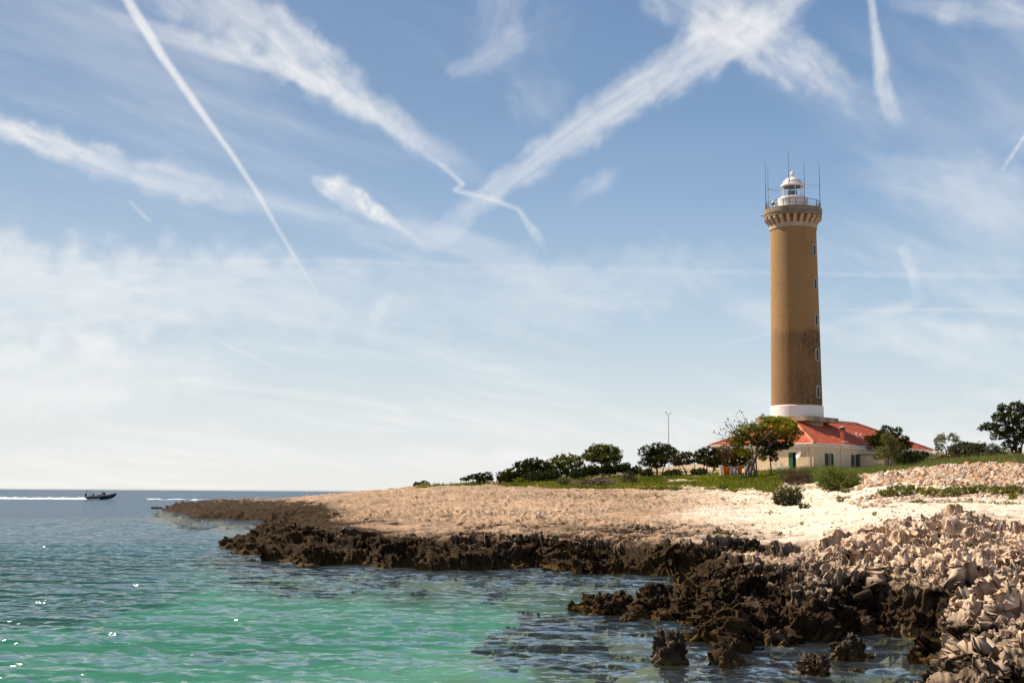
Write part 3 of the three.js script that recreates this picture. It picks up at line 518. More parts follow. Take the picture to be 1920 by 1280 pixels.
  // whip aerials on the railing, their struts, a small lamp and a bracket
  const aerial = (px, top, thick, r, dark) => { // thick: picture height where the stout part ends
    const dpt = 176.1 - 0.4, b = atDepth(px, 396, dpt), off = b.x - T.x, zz = Math.sqrt(Math.max(0.05, 3.84 * 3.84 - off * off)) * (r < 0 ? -1 : 1), y1 = atDepth(px, thick, dpt).y, y2 = atDepth(px, top, dpt).y;
    const a = new THREE.Group(); a.name = 'aerial'; a.position.set(off, 0, zz); L.add(a);
    part('mast', rod([0, 41.9, 0], [0, y1, 0], 0.05, 0.042, 6), dark ? rustMetal : greyMetal, a); part('whip', rod([0, y1, 0], [0, y2, 0], 0.032, 0.02, 5), dark ? rustMetal : greyMetal, a);
    part('joint_clamp', rod([0, y1 - 0.12, 0], [0, y1 + 0.08, 0], 0.07, 0.07, 6), greyMetal, a); return a.position;
  };
  const sp = [aerial(1437, 305, 346, 1, true), aerial(1449.2, 303, 330, -1, false), aerial(1471, 294, 336, 1, true), aerial(1496.5, 297, 322, -1, false), aerial(1499, 317, 345, 1, true), aerial(1533.6, 310, 336, 1, true)];
  for (const [p, y, to] of [[sp[0], 45.0, 44.9], [sp[1], 45.75, 45.6], [sp[1], 45.7, 44.9], [sp[5], 45.3, 45.6], [sp[5], 45.2, 45.1]]) part('stay_rod', rod([p.x, y, p.z], [p.x * 0.4, to, p.z * 0.4], 0.016, 0.016, 4), rustMetal, L);
  const gl = new THREE.Group(); gl.name = 'gallery_lamp'; { const p = atDepth(1446, 396, 175.5); gl.position.set(p.x - T.x, 42.06, 2.2); } L.add(gl);
  part('stand', merge([rod([0, 0, 0], [0, 0.35, 0], 0.06), rod([0, 0.35, 0], [0, 0.5, 0], 0.24, 0.24, 10)]), blackMetal, gl); part('globe', ring([[0, 0.5], [0.17, 0.5], [0.2, 0.65], [0.16, 0.82], [0.05, 0.92], [0, 0.93]], 14), whiteMetal, gl);
  L.scale.setScalar(1.0139); L.position.set(T.x * 1.0139, -0.036, T.z * 1.0139);
  part('bracket_arm', rod([-4.0, 41.25, 0], [-4.55, 41.25, 0.2], 0.05, 0.05, 5), blackMetal, L);
}

// ---------------------------------------------------------------- the keeper's house: local x along the long wall to the right, local z out through it, y up
const EAVE = 9.05, HL = 33.1, HW = 15.5, SLOPE = 0.475, OVER = 0.28;
const onRight = (px) => { const d = sight(px, 860), u = d.x / -d.z; return (u * -HOUSE.z - HOUSE.x) / (e2.x + u * e2.z); };    // metres along the right wall for a picture x
const onLeft = (px) => { const d = sight(px, 860), u = d.x / -d.z; return (u * -HOUSE.z - HOUSE.x) / (e1.x + u * e1.z); };
const floorY = 5.45;
{
  const H = thing('keeper_house', 'long cream house with red tiled hip roof at the foot of the lighthouse', 'house', [HOUSE.x, 0, HOUSE.z], houseTurn);
  const wallMap = patchTexture(512, 128, (u, v) => { const n = fbm(u * 40, v * 5, 1, 4), f = fbm(u * 160, v * 20, 4, 3), st = sstep(0.2, 0.6, fbm(u * 120, v * 2.5, 8, 3)), t = 1 + n * 0.06 + f * 0.05, low = sstep(0.22, 0.05, v + n * 0.14); return [0.80 * t, 0.615 * t, 0.385 * t].map((c, k) => mix(mix(c, c * 0.82, st * 0.4), [0.42, 0.36, 0.28][k], low * 0.45)); });
  const wallMat = std(0xffffff, 0.9, { map: wallMap, bumpMap: bumpAt(30, 4), bumpScale: 0.015 });
  const wallTop = 8.72, wallMid = (wallTop + 4.6) / 2, wallH = wallTop - 4.6;
  const holes = (length, list, along) => { // a wall of boxes round its openings: [from, to, bottom, top]
    const out = []; let x = 0;
    for (const [a, b, lo, hi] of list) { if (a > x) out.push([x, a, 4.6, wallTop]); if (lo > 4.6) out.push([a, b, 4.6, lo]); if (hi < wallTop) out.push([a, b, hi, wallTop]); x = b; }
    if (x < length) out.push([x, length, 4.6, wallTop]);
    return merge(out.map(([a, b, lo, hi]) => { const g = along(a, b, lo, hi); return g; }));
  };
  const uvFix = (g) => { const p = g.attributes.position, n = g.attributes.normal, uv = g.attributes.uv; for (let i = 0; i < p.count; i++) uv.setXY(i, (Math.abs(n.getZ(i)) > 0.5 ? p.getX(i) : p.getZ(i)) / 34, (p.getY(i) - 4.6) / wallH); return g; };
  const w1a = onRight(1551.5), w1b = onRight(1558.2), d2a = onRight(1600), d2b = onRight(1605.5), dLa = onLeft(1493), dLb = onLeft(1479);
  // right wall: its outer face on z = 0
  part('long_wall', uvFix(holes(HL, [[w1a, w1b, floorY, 7.85], [d2a, d2b, floorY, 7.85], [18, 19.1, 6.2, 7.85], [24, 25.1, 6.2, 7.85]], (a, b, lo, hi) => box(b - a, hi - lo, 0.5, (a + b) / 2, (lo + hi) / 2, -0.25))), wallMat, H);
  // left wall: outer face on x = 0, metres run towards -z
  part('end_wall', uvFix(holes(HW, [[dLa, dLb, floorY, 7.95], [9.3, 10.2, floorY, 7.95]], (a, b, lo, hi) => box(0.5, hi - lo, b - a - (a === 0 ? 0.5 : 0), 0.25, (lo + hi) / 2, -(a + (a === 0 ? 0.5 : 0) + b) / 2))), wallMat, H);
  part('back_wall', box(HL, wallH, 0.5, HL / 2, wallMid, -HW + 0.25), wallMat, H); part('far_wall', box(0.5, wallH, HW - 1, HL - 0.25, wallMid, -HW / 2), wallMat, H);
  part('room_floor', box(HL - 1, 0.1, HW - 1, HL / 2, floorY - 0.05, -HW / 2), greyStone, H); part('room_ceiling', box(HL - 1, 0.1, HW - 1, HL / 2, 8.6, -HW / 2), greyStone, H);
  // cornice and gutter
  const gutterMat = std(lin(0.60, 0.56, 0.50), 0.6);
  part('cornice', merge([box(HL + 0.4, 0.3, 0.3, HL / 2, 8.80, 0.06), box(0.3, 0.3, HW + 0.1, -0.06, 8.803, -HW / 2 + 0.05)]), whitePaint, H);
  part('soffit', merge([box(HL + 2 * OVER, 0.05, OVER + 0.1, HL / 2, 8.97, OVER / 2), box(OVER + 0.1, 0.05, HW + OVER, -OVER / 2, 8.975, -HW / 2)]), whitePaint, H);
  part('gutter', merge([rod([-OVER - 0.1, 9.02, OVER + 0.06], [HL + OVER, 9.02, OVER + 0.06], 0.085, 0.085, 8), rod([-OVER - 0.06, 9.022, OVER + 0.1], [-OVER - 0.06, 9.022, -HW - OVER], 0.085, 0.085, 8)]), gutterMat, H);
  for (const [x, z, bx, bz] of [[onRight(1576), 0.1, 0, 0.3], [-0.1, -onLeft(1516.5), -0.3, 0]]) part('downpipe', merge([rod([x, 5.0, z], [x, 8.55, z], 0.045, 0.045, 6), rod([x, 8.55, z], [x + bx, 8.98, z + bz], 0.045, 0.045, 6)]), gutterMat, H);
  // roof: four planes of tiles
  const tileColor = (g, base) => g;
  function roofPlane(name, origin, along, up, span, height, a0, a1, parent) { // a0(b), a1(b): where the plane starts and ends at slope distance b
    const da = 0.105, db = 0.36, nA = Math.ceil(span / da), nB = Math.ceil(height / db), pos = [], col = [], idx = [], n = new THREE.Vector3().crossVectors(along, up).normalize(); if (n.y < 0) n.negate();
    reseed(name.length * 7 + Math.round(span));
    for (let j = 0; j < nB; j++) {
      const tones = []; for (let i = 0; i <= nA; i++) tones.push(rr(0.62, 1.3));
      for (const e of [0, 1]) {
        const b = Math.min(height, (j + e) * db);
        for (let i = 0; i <= nA; i++) {
          const a = clamp(i * da, a0(b), a1(b)), lift = 0.03 * Math.abs(Math.sin(i * Math.PI / 3)) + (e ? 0 : 0.03), p = origin.clone().addScaledVector(along, a).addScaledVector(up, b).addScaledVector(n, lift);
          pos.push(p.x, p.y, p.z); const t = tones[Math.floor(i / 3)] * (1 + 0.16 * noise3(a * 0.5, b * 0.5, 3) + 0.1 * noise3(a * 2.2, b * 2.2, 1)); col.push(0.50 * t, 0.088 * t, 0.030 * t);
        }
      }
      const o = j * 2 * (nA + 1);
      for (let i = 0; i < nA; i++) { const a = o + i, c = a + nA + 1; idx.push(a, a + 1, c, a + 1, c + 1, c); if (j) { const d = a - (nA + 1); idx.push(d, d + 1, a, d + 1, a + 1, a); } }
    }
    const g = new THREE.BufferGeometry(); g.setAttribute('position', new THREE.Float32BufferAttribute(pos, 3)); g.setAttribute('color', new THREE.Float32BufferAttribute(col, 3)); g.setIndex(idx); g.computeVertexNormals();
    return part(name, g, tileMat, parent, name === 'roof' ? undefined : 'slope of red clay tiles');
  }
  const tileMat = std(0xffffff, 0.8, { vertexColors: true });
  const V = (x, y, z) => new THREE.Vector3(x, y, z), half = HW / 2 + OVER, rise = half * SLOPE, sl = Math.hypot(half, rise), full = HL + 2 * OVER, wide = HW + 2 * OVER, upR = V(0, rise, -half).normalize(), upL = V(half, rise, 0).normalize(), upB = V(0, rise, half).normalize(), upF = V(-half, rise, 0).normalize();
  const inset = (b) => b / sl * half;
  roofPlane('roof_slope', V(-OVER, EAVE, OVER), V(1, 0, 0), upR, full, sl, inset, (b) => full - inset(b), H);
  roofPlane('roof_slope', V(-OVER, EAVE, OVER), V(0, 0, -1), upL, wide, sl, inset, (b) => wide - inset(b), H);
  roofPlane('roof_slope', V(-OVER, EAVE, -HW - OVER), V(1, 0, 0), upB, full, sl, inset, (b) => full - inset(b), H);
  roofPlane('roof_slope', V(HL + OVER, EAVE, OVER), V(0, 0, -1), upF, wide, sl, inset, (b) => wide - inset(b), H);
  const capMat = std(lin(0.58, 0.19, 0.085), 0.8), capGeo = new THREE.CylinderGeometry(0.17, 0.2, 0.5, 8, 1, false, -Math.PI / 2, Math.PI);
  const caps = (A, B) => { const d = B.clone().sub(A), n = Math.floor(d.length() / 0.42), q = new THREE.Quaternion().setFromRotationMatrix(new THREE.Matrix4().makeBasis(new THREE.Vector3().crossVectors(d, V(0, 1, 0)).normalize(), d.clone().normalize(), new THREE.Vector3().crossVectors(new THREE.Vector3().crossVectors(d, V(0, 1, 0)), d).normalize())); for (let i = 0; i < n; i++) { const c = part('hip_tile', capGeo, capMat, H); c.position.copy(A).lerp(B, (i + 0.5) / n).add(V(0, 0.06 + 0.02 * (i % 2), 0)); c.quaternion.copy(q); } };
  const rL = V(-OVER + half, EAVE + rise, OVER - half), rR = V(HL + OVER - half, EAVE + rise, OVER - half);
  caps(V(-OVER, EAVE, OVER), rL); caps(V(HL + OVER, EAVE, OVER), rR); caps(rL, rR); caps(V(-OVER, EAVE, -HW - OVER), rL); 
  // chimney and roof pipes
  const roofY = (x, z) => EAVE + SLOPE * (OVER - z);
  { const x = 9.2, z = -0.9, c = new THREE.Group(); c.name = 'chimney'; c.position.set(x, roofY(x, z), z); H.add(c);
    const shape = std(lin(0.38, 0.085, 0.045), 0.85);
    part('shaft', box(0.5, 1.9, 0.5, 0, 0.55, 0), shape, c); part('flashing', box(0.72, 0.12, 0.9, 0, -0.02, 0.1), whiteMetal, c); part('collar', box(0.58, 0.12, 0.58, 0, 1.5, 0), shape, c);
    for (const [a, b] of [[-1, -1], [1, -1], [-1, 1], [1, 1]]) part('cap_leg', box(0.1, 0.28, 0.1, a * 0.2, 1.7, b * 0.2), blackMetal, c);
    part('cap', new THREE.SphereGeometry(0.4, 14, 6, 0, 6.3, 0, Math.PI / 2).scale(1, 0.6, 1).translate(0, 1.83, 0), paleStone, c); part('flue', box(0.3, 0.26, 0.3, 0, 1.68, 0), blackMetal, c); }
  for (const [x, z] of [[17.2, -2.6], [17.0, -3.1]]) { const v = new THREE.Group(); v.name = 'vent_pipe'; v.position.set(x, roofY(x, z), z); H.add(v); part('pipe', rod([0, -0.1, 0], [0, 0.42, 0], 0.07, 0.07, 8), whiteMetal, v); part('hood', new THREE.ConeGeometry(0.16, 0.14, 8).translate(0, 0.5, 0), whiteMetal, v); }
  // openings: french window with shutters folded back, glazed doors, green door ajar
  const opening = (name, x0, x1, y0, y1, kind) => { // built on z = 0 facing +z
    const g = new THREE.Group(); g.name = name; const w = x1 - x0, cx = (x0 + x1) / 2, h = y1 - y0, cy = (y0 + y1) / 2;
    part('lintel', box(w + 0.5, 0.14, 0.2, cx, y1 + 0.35, 0.06), whitePaint, g);
    if (kind === 'window') {
      part('frame', merge([box(0.08, h, 0.1, x0 + 0.04, cy, -0.12), box(0.08, h, 0.1, x1 - 0.04, cy, -0.12), box(w, 0.08, 0.1, cx, y1 - 0.04, -0.121), box(0.09, h, 0.1, cx, cy, -0.118), box(w, 0.06, 0.08, cx, y0 + 1.1, -0.125)]), creamFrame, g);
      for (const s of [-1, 1]) part('pane', box(w / 2 - 0.12, h - 0.1, 0.02, cx + s * w / 4, cy, -0.16), darkGlass, g);
      part('curtain', box(w - 0.2, h, 0.02, cx, cy, -0.4), std(lin(0.3, 0.3, 0.28), 1), g);
    } else part('pane', box(w, h, 0.03, cx, cy, -0.4), std(lin(0.008, 0.03, 0.02), 0.7), g);
    return g;
  };
  const shutter = (w, h, mat = greenPaint) => { const list = [box(0.07, h, 0.05, -w / 2 + 0.035, 0, 0), box(0.07, h, 0.05, w / 2 - 0.035, 0, 0), box(w, 0.08, 0.049, 0, h / 2 - 0.04, 0), box(w, 0.08, 0.049, 0, -h / 2 + 0.04, 0)]; for (let y = -h / 2 + 0.12; y < h / 2 - 0.1; y += 0.075) { const s = box(w - 0.12, 0.06, 0.015, 0, 0, 0); s.rotateX(0.6).translate(0, y, 0); list.push(s); } return merge(list); };
  const wg = opening('french_window', w1a, w1b, floorY, 7.85, 'window'); H.add(wg);
  for (const s of [-1, 1]) { const m = part('shutter', shutter(0.56, 2.4), greenPaint, wg); m.position.set(s < 0 ? w1a - 0.3 : w1b + 0.3, 6.65, 0.09); m.rotation.y = s * 0.12; }
  const dg = opening('glazed_door', d2a, d2b, floorY, 7.85, 'window'); H.add(dg);
  { const m = part('shutter', shutter(0.5, 2.4), greenPaint, dg); m.position.set(d2a - 0.27, 6.65, 0.09); const m2 = part('shutter', shutter(0.5, 2.4), greenPaint, dg); m2.position.set(d2b + 0.12, 6.65, 0.2); m2.rotation.y = -1.1; }
  for (const x of [18, 24]) { const g = opening('window', x, x + 1.1, 6.2, 7.85, 'window'); H.add(g); }
  const left = (g) => { const q = new THREE.Group(); q.name = g.name; q.rotation.y = -Math.PI / 2; for (const c of [...g.children]) q.add(c); H.add(q); return q; };   // turned to face -x: local x runs to -z... mirrored below
  const gd = left(opening('green_door', -dLb, -dLa, floorY, 7.95, 'door')); gd.scale.x = 1;
  part('door_leaf', box(0.62, 2.46, 0.06, 0, 0, 0), std(lin(0.02, 0.12, 0.075), 0.5), gd).position.set(-dLb + 0.31, 6.7, -0.05);
  left(opening('garden_door', -10.2, -9.3, floorY, 7.95, 'door'));
  for (const g of H.children.filter((c) => ['green_door', 'garden_door'].includes(c.name))) g.rotation.y = -Math.PI / 2, g.position.set(0, 0, 0);
  part('house_number_plate', box(0.03, 0.16, 0.22, -0.015, 7.55, -onLeft(1497)), blackMetal, H);
  part('step', box(0.8, 0.3, 1.6, -0.4, 5.4, -(dLa + dLb) / 2), paleStone, H);
}
{ // satellite dish on the end wall
  const t = onLeft(1505), p = HOUSE.clone().addScaledVector(e1, t).addScaledVector(e2, -0.75); p.y = 7.62;
  const dish = thing('satellite_dish', 'round grey satellite dish on the cream end wall beside the green door', 'satellite dish', p.toArray(), Math.atan2(-0.92, 0.38));
  const prof = []; for (let k = 0; k <= 8; k++) { const r = 0.53 * k / 8; prof.push(new THREE.Vector2(r, r * r * 0.42)); }
  const d = new THREE.LatheGeometry(prof, 32).rotateX(Math.PI / 2).rotateX(-0.35);
  part('reflector', d, std(lin(0.40, 0.37, 0.34), 0.4, { metalness: 0.25, side: THREE.DoubleSide }), dish); part('rim', new THREE.TorusGeometry(0.53, 0.02, 6, 32).translate(0, 0, 0.118).rotateX(-0.35), rustMetal, dish);
  part('feed_arm', rod([0, -0.45, 0.1], [0, -0.05, 0.62], 0.02, 0.02, 5), greyMetal, dish); part('feed_horn', rod([0, -0.02, 0.55], [0, -0.08, 0.7], 0.06, 0.05, 8), blackMetal, dish); part('wall_bracket', rod([0, 0, -0.02], [0.28, -0.15, -0.62], 0.03, 0.03, 5), greyMetal, dish);
}
{ // flat roofed annex against the long wall
  const t0 = onRight(1608.5), base = HOUSE.clone().addScaledVector(e2, t0); base.y = 0;
  const A = thing('flat_roofed_annex', 'small cream annex with flat slab roof on the long wall of the house', 'annex', base.toArray(), houseTurn), W = 5.2, O = 3.65, m = std(lin(0.80, 0.615, 0.385), 0.9, { bumpMap: bumpAt(6, 4), bumpScale: 0.015 });
  part('side_wall', box(0.3, 3.0, O, 0.15, 6.35, O / 2), m, A); part('front_wall', box(W - 0.3, 3.0, 0.3, W / 2 + 0.15, 6.35, O - 0.15), m, A); part('far_wall', box(0.3, 3.0, O - 0.3, W - 0.15, 6.35, O / 2 - 0.15), m, A);
  part('roof_slab', box(W + 0.4, 0.13, O + 0.22, W / 2, 7.92, O / 2 + 0.11), greyStone, A); part('post', rod([-0.25, 5.3, O * 0.2], [-0.25, 6.35, O * 0.2], 0.05, 0.05, 6), greenPaint, A);
}
{ // outbuilding behind the shrubs to the right, only its tiled roof shows
  const p = atDepth(1760, 862, 196), O = thing('outbuilding', 'low outbuilding beyond the shrubs, only its orange tiled roof showing', 'outbuilding', [p.x, 0, p.z], houseTurn), y = p.y;
  part('wall', box(9, y - 4.8, 5, 0, (y + 4.4) / 2, 0), std(lin(0.6, 0.53, 0.42), 0.9), O);
  const tm = std(lin(0.52, 0.16, 0.07), 0.85), mk = (s) => { const list = []; for (let i = 0; i < 34; i++) { const g = new THREE.CylinderGeometry(0.14, 0.14, 3.1, 6, 1, true, -Math.PI / 2, Math.PI); g.rotateX(s * (Math.PI / 2 - 0.35)).translate(-4.6 + i * 0.28, y + 0.1, s * 1.4); list.push(g); } return merge(list); };
  part('roof_slope', mk(1), tm, O); part('roof_slope', mk(-1), tm, O); part('roof_ridge', rod([-4.8, y + 0.62, 0], [4.8, y + 0.62, 0], 0.16, 0.16, 8), tm, O);
}

// ---------------------------------------------------------------- plants
// where a line of sight meets the ground
function ground(px, py, from = 50, to = 230) { const d = sight(px, py); let last = null; for (let depth = from; depth < to; depth += 1) { const t = -depth / d.z, x = d.x * t, y = EYE + d.y * t; if (lie(x, -depth) >= y) { if (!last) return new THREE.Vector3(x, lie(x, -depth), -depth); let a = depth - 1, b = depth; for (let k = 0; k < 5; k++) { const m = (a + b) / 2, tm = -m / d.z; if (lie(d.x * tm, -m) >= EYE + d.y * tm) b = m; else a = m; } const tb = -b / d.z; return new THREE.Vector3(d.x * tb, lie(d.x * tb, -b), -b); } last = depth; } return null; }
// sprays: a few blades set round a point, about one metre across before scaling
function spray(n, length, width, spread, up, seed) {
  reseed(seed); const pos = [], nor = [];
  for (let i = 0; i < n; i++) {
    const a = rr(0, 6.283), t = rr(-0.25, 1) * spread, d = new THREE.Vector3(Math.cos(a) * Math.cos(t * 0.9), up * rr(0.5, 1) + Math.sin(t), Math.sin(a) * Math.cos(t * 0.9)).normalize(), s = new THREE.Vector3(rr(-1, 1), rr(-1, 1), rr(-1, 1)).cross(d).normalize(), l = length * rr(0.6, 1.1), r = rr(0, 0.18), w = width * rr(0.7, 1.3), nn = new THREE.Vector3().crossVectors(d, s).normalize();
    for (const q of [d.clone().multiplyScalar(r).addScaledVector(s, w * 0.5), d.clone().multiplyScalar(r).addScaledVector(s, -w * 0.5), d.clone().multiplyScalar(r + l)]) pos.push(q.x, q.y, q.z);
    for (let k = 0; k < 3; k++) nor.push(nn.x, nn.y, nn.z);
  }
  const g = new THREE.BufferGeometry(); g.setAttribute('position', new THREE.Float32BufferAttribute(pos, 3)); g.setAttribute('normal', new THREE.Float32BufferAttribute(nor, 3)); return g;
}
const leafMat = new THREE.MeshPhysicalMaterial({ color: 0xffffff, roughness: 0.95, side: THREE.DoubleSide, transmission: 0.3, thickness: 0, specularIntensity: 0.08 }); leafMat.name = 'foliage';
const dryMat = std(0xffffff, 0.95, { side: THREE.DoubleSide }); dryMat.name = 'dry_twigs';
const SPRAY = { needle: spray(7, 0.6, 0.26, 1.2, 0.25, 5), leaf: spray(6, 0.5, 0.36, 1.4, 0.15, 6), fine: spray(8, 0.7, 0.15, 1.0, 0.5, 7), grass: spray(8, 0.95, 0.09, 0.35, 1.2, 8), twig: spray(7, 0.9, 0.05, 1.2, 0.3, 9), herb: spray(7, 0.7, 0.22, 0.7, 0.8, 10) };
leafMat.vertexColors = true; dryMat.vertexColors = true;
const bark = std(lin(0.13, 0.095, 0.07), 0.95), greyBark = std(lin(0.24, 0.19, 0.155), 0.95), darkBark = std(lin(0.05, 0.036, 0.028), 0.95);
const M4 = new THREE.Matrix4(), Qt = new THREE.Quaternion(), Sc = new THREE.Vector3(), Eu = new THREE.Euler();
function scatter(name, kind, spots, parent, mat = leafMat) { // spots: [x, y, z, size, r, g, b, tilt]; one mesh of real blades
  const g0 = SPRAY[kind], P = g0.attributes.position.array, N = g0.attributes.normal.array, n = P.length / 3, pos = new Float32Array(spots.length * P.length), nor = new Float32Array(pos.length), col = new Float32Array(pos.length), v = new THREE.Vector3();
  spots.forEach((s, i) => {
    Qt.setFromEuler(Eu.set(rr(-1, 1) * s[7], rr(0, 6.283), rr(-1, 1) * s[7]));
    for (let k = 0; k < n; k++) { const o = (i * n + k) * 3; v.set(P[k * 3], P[k * 3 + 1], P[k * 3 + 2]).multiplyScalar(s[3]).applyQuaternion(Qt); pos[o] = v.x + s[0]; pos[o + 1] = v.y + s[1]; pos[o + 2] = v.z + s[2]; v.set(N[k * 3], N[k * 3 + 1], N[k * 3 + 2]).applyQuaternion(Qt); nor[o] = v.x; nor[o + 1] = v.y; nor[o + 2] = v.z; col[o] = s[4]; col[o + 1] = s[5]; col[o + 2] = s[6]; }
  });
  const g = new THREE.BufferGeometry(); g.setAttribute('position', new THREE.BufferAttribute(pos, 3)); g.setAttribute('normal', new THREE.BufferAttribute(nor, 3)); g.setAttribute('color', new THREE.BufferAttribute(col, 3)); blades += spots.length * n / 3;
  return part(name, g, mat, parent);
}
let blades = 0;
function limb(points, r0, r1, mat, parent, name) { const c = new THREE.CatmullRomCurve3(points), n = Math.max(4, points.length * 3), g = new THREE.TubeGeometry(c, n, 1, 6); const p = g.attributes.position, v = new THREE.Vector3(); for (let i = 0; i <= n; i++) { const q = c.getPointAt(i / n), r = mix(r0, r1, i / n) * (1 + 0.15 * noise3(i * 0.9, r0 * 50, 3)); for (let k = 0; k <= 6; k++) { const id = i * 7 + k; v.fromBufferAttribute(p, id).sub(q).multiplyScalar(r).add(q); p.setXYZ(id, v.x, v.y, v.z); } } g.computeVertexNormals(); return part(name, g, mat, parent); }
// A tree or shrub: lobes and stems read off the photograph at its own depth. lobes: [x, y, half width, half height, weight]
function plant(o) {
  reseed(o.seed ?? (Math.round(o.lobes[0][0] * 7 + o.lobes[0][1])));
  const k = o.depth / FOCAL, foot = atDepth(o.foot[0][0], o.foot[0][1], o.depth); foot.y = groundY(foot.x, foot.z) - 0.15;
  const t = thing(o.name, o.label, o.category ?? 'tree', foot.toArray(), 0, o.group);
  const local = (px, py, dz = 0) => { const p = atDepth(px, py, o.depth + dz); return p.sub(foot); };
  const spots = [];
  for (const l of o.lobes) {
    const [px, py, rx0, ry0, wt = 1, tone] = l, rx = rx0 * 1.1, ry = ry0 * 1.1, c = local(px, py, rr(-0.6, 0.6) * rx * k), RX = rx * k, RY = ry * k, RZ = Math.max(RX, RY) * 0.95, size = o.size ?? 0.55, area = (RX * RY + RX * RZ + RY * RZ) * 4.19, n = Math.ceil(area / (size * size) * (o.dense ?? 1.5) * 2.4 * wt), col = tone ?? o.color;
    for (let i = 0; i < n; i++) {
      const d = new THREE.Vector3(rr(-1, 1), rr(-1, 1), rr(-1, 1)); if (d.lengthSq() > 1 || d.lengthSq() < 0.01) { i--; continue; } d.normalize();
      const lump = 1 + 0.42 * noise3(d.x * 2.2 + px, d.y * 2.2 + py, d.z * 2.2), r = (o.open ? Math.pow(rnd(), 0.45) : mix(0.62, 1.02, Math.sqrt(rnd()))) * lump;
      if (noise3((c.x + d.x * RX) * 0.9, (c.y + d.y * RY) * 0.9, (c.z + d.z * RZ) * 0.9 + 30) < (o.gaps ?? -0.5)) continue;
      const y = c.y + d.y * RY * r * (d.y < 0 ? (o.flat ?? 0.7) : 1), v = rr(0.7, 1.3), hue = rr(-1, 1);
      spots.push([c.x + d.x * RX * r, Math.max(y, 0.1), c.z + d.z * RZ * r, size * rr(0.65, 1.25), col[0] * v * (1 + 0.22 * hue), col[1] * v, col[2] * v * (1 - 0.2 * hue), o.tilt ?? 0.9]);
    }
  }
  scatter('crown', o.kind ?? 'needle', spots, t, o.mat);
  const mat = o.bark ?? bark;
  (o.stems ?? []).forEach((s, i) => limb(s.p.map(([px, py], j) => { const p = local(px, py, (s.dz ?? 0) + (j ? rr(-0.3, 0.3) * j : 0)); if (!j) p.y = Math.min(p.y, groundY(foot.x + p.x, foot.z + p.z) - 0.2 - foot.y); return p; }), s.r, s.r2 ?? s.r * 0.35, s.mat ?? mat, t, s.name ?? (i ? 'limb' : 'trunk')));
  return t;
}
const DARK = [0.046, 0.050, 0.008], MIDG = [0.085, 0.095, 0.012], OLIVE = [0.16, 0.15, 0.05], GREY = [0.21, 0.205, 0.105], BROWN = [0.095, 0.055, 0.02], BRIGHT = [0.19, 0.22, 0.016];
const st = (r, ...p) => ({ p, r });
const far = 'wind-bent trees along the crest to the left of the house';
plant({ name: 'low_shrub', label: 'lone dark low shrub at the far left end of the scrub', category: 'shrub', depth: 168, foot: [[788, 916]], lobes: [[781, 911, 8, 6], [792, 909, 10, 6], [802, 913, 6, 4], [797, 915, 10, 3, 1, BRIGHT]], color: DARK, size: 0.4, kind: 'leaf', stems: [st(0.06, [788, 917], [786, 911])] });
plant({ name: 'umbrella_pine', label: 'small flat-topped dark pine with several bare stems, farthest left of the trees', depth: 166, foot: [[890, 909]], lobes: [[873, 899, 8, 3.5], [887, 895, 10, 4], [899, 893, 9, 5], [912, 893, 9, 6], [905, 899, 13, 3.5], [918, 898, 6, 4], [902, 904, 8, 4]], color: DARK, size: 0.4, group: far, stems: [st(0.1, [890, 910], [888, 903], [884, 896]), st(0.09, [875, 909], [874, 903], [874, 898]), st(0.1, [899, 909], [901, 902], [906, 895])] });
plant({ name: 'dark_shrub', label: 'rounded dark green shrub between the small flat pine and the wide dark tree', category: 'shrub', depth: 164, foot: [[955, 903]], lobes: [[945, 893, 11, 8], [960, 888, 13, 9], [973, 895, 11, 9], [939, 899, 8, 5], [955, 899, 18, 6]], color: DARK, size: 0.5, kind: 'leaf', stems: [st(0.1, [955, 904], [955, 892])] });
plant({ name: 'wide_pine', label: 'wide dark spreading pine with a level brownish top', depth: 165, foot: [[1003, 902]], lobes: [[976, 873, 12, 6], [998, 868, 17, 8], [1016, 873, 13, 8], [985, 882, 16, 9], [1006, 882, 20, 10], [1022, 889, 13, 9], [1000, 893, 22, 8, 0.8]], color: [0.052, 0.050, 0.012], size: 0.5, group: far, stems: [st(0.16, [1003, 903], [1001, 890], [990, 876]), st(0.1, [1008, 903], [1014, 888], [1018, 874])] });
plant({ name: 'green_shrub', label: 'broad yellowish green shrub under the red pennant', category: 'shrub', depth: 168, foot: [[1062, 896]], lobes: [[1036, 872, 14, 11], [1056, 866, 18, 11, 1, [0.13, 0.135, 0.014]], [1080, 868, 14, 12, 1, [0.13, 0.135, 0.014]], [1048, 884, 20, 10], [1074, 886, 18, 9]], color: MIDG, size: 0.5, kind: 'leaf', stems: [st(0.14, [1062, 897], [1062, 880])] });
plant({ name: 'round_pine', label: 'round-headed green pine standing highest left of the weather mast', depth: 166, foot: [[1130, 893]], lobes: [[1107, 853, 14, 11], [1124, 844, 18, 9], [1145, 846, 17, 10], [1156, 856, 11, 9], [1128, 858, 28, 8], [1112, 862, 12, 6, 1, BROWN], [1140, 866, 18, 6, 0.8, DARK]], color: [0.105, 0.11, 0.01], size: 0.5, group: far, stems: [st(0.16, [1130, 894], [1129, 875], [1124, 852]), st(0.1, [1130, 890], [1140, 872], [1148, 852])] });
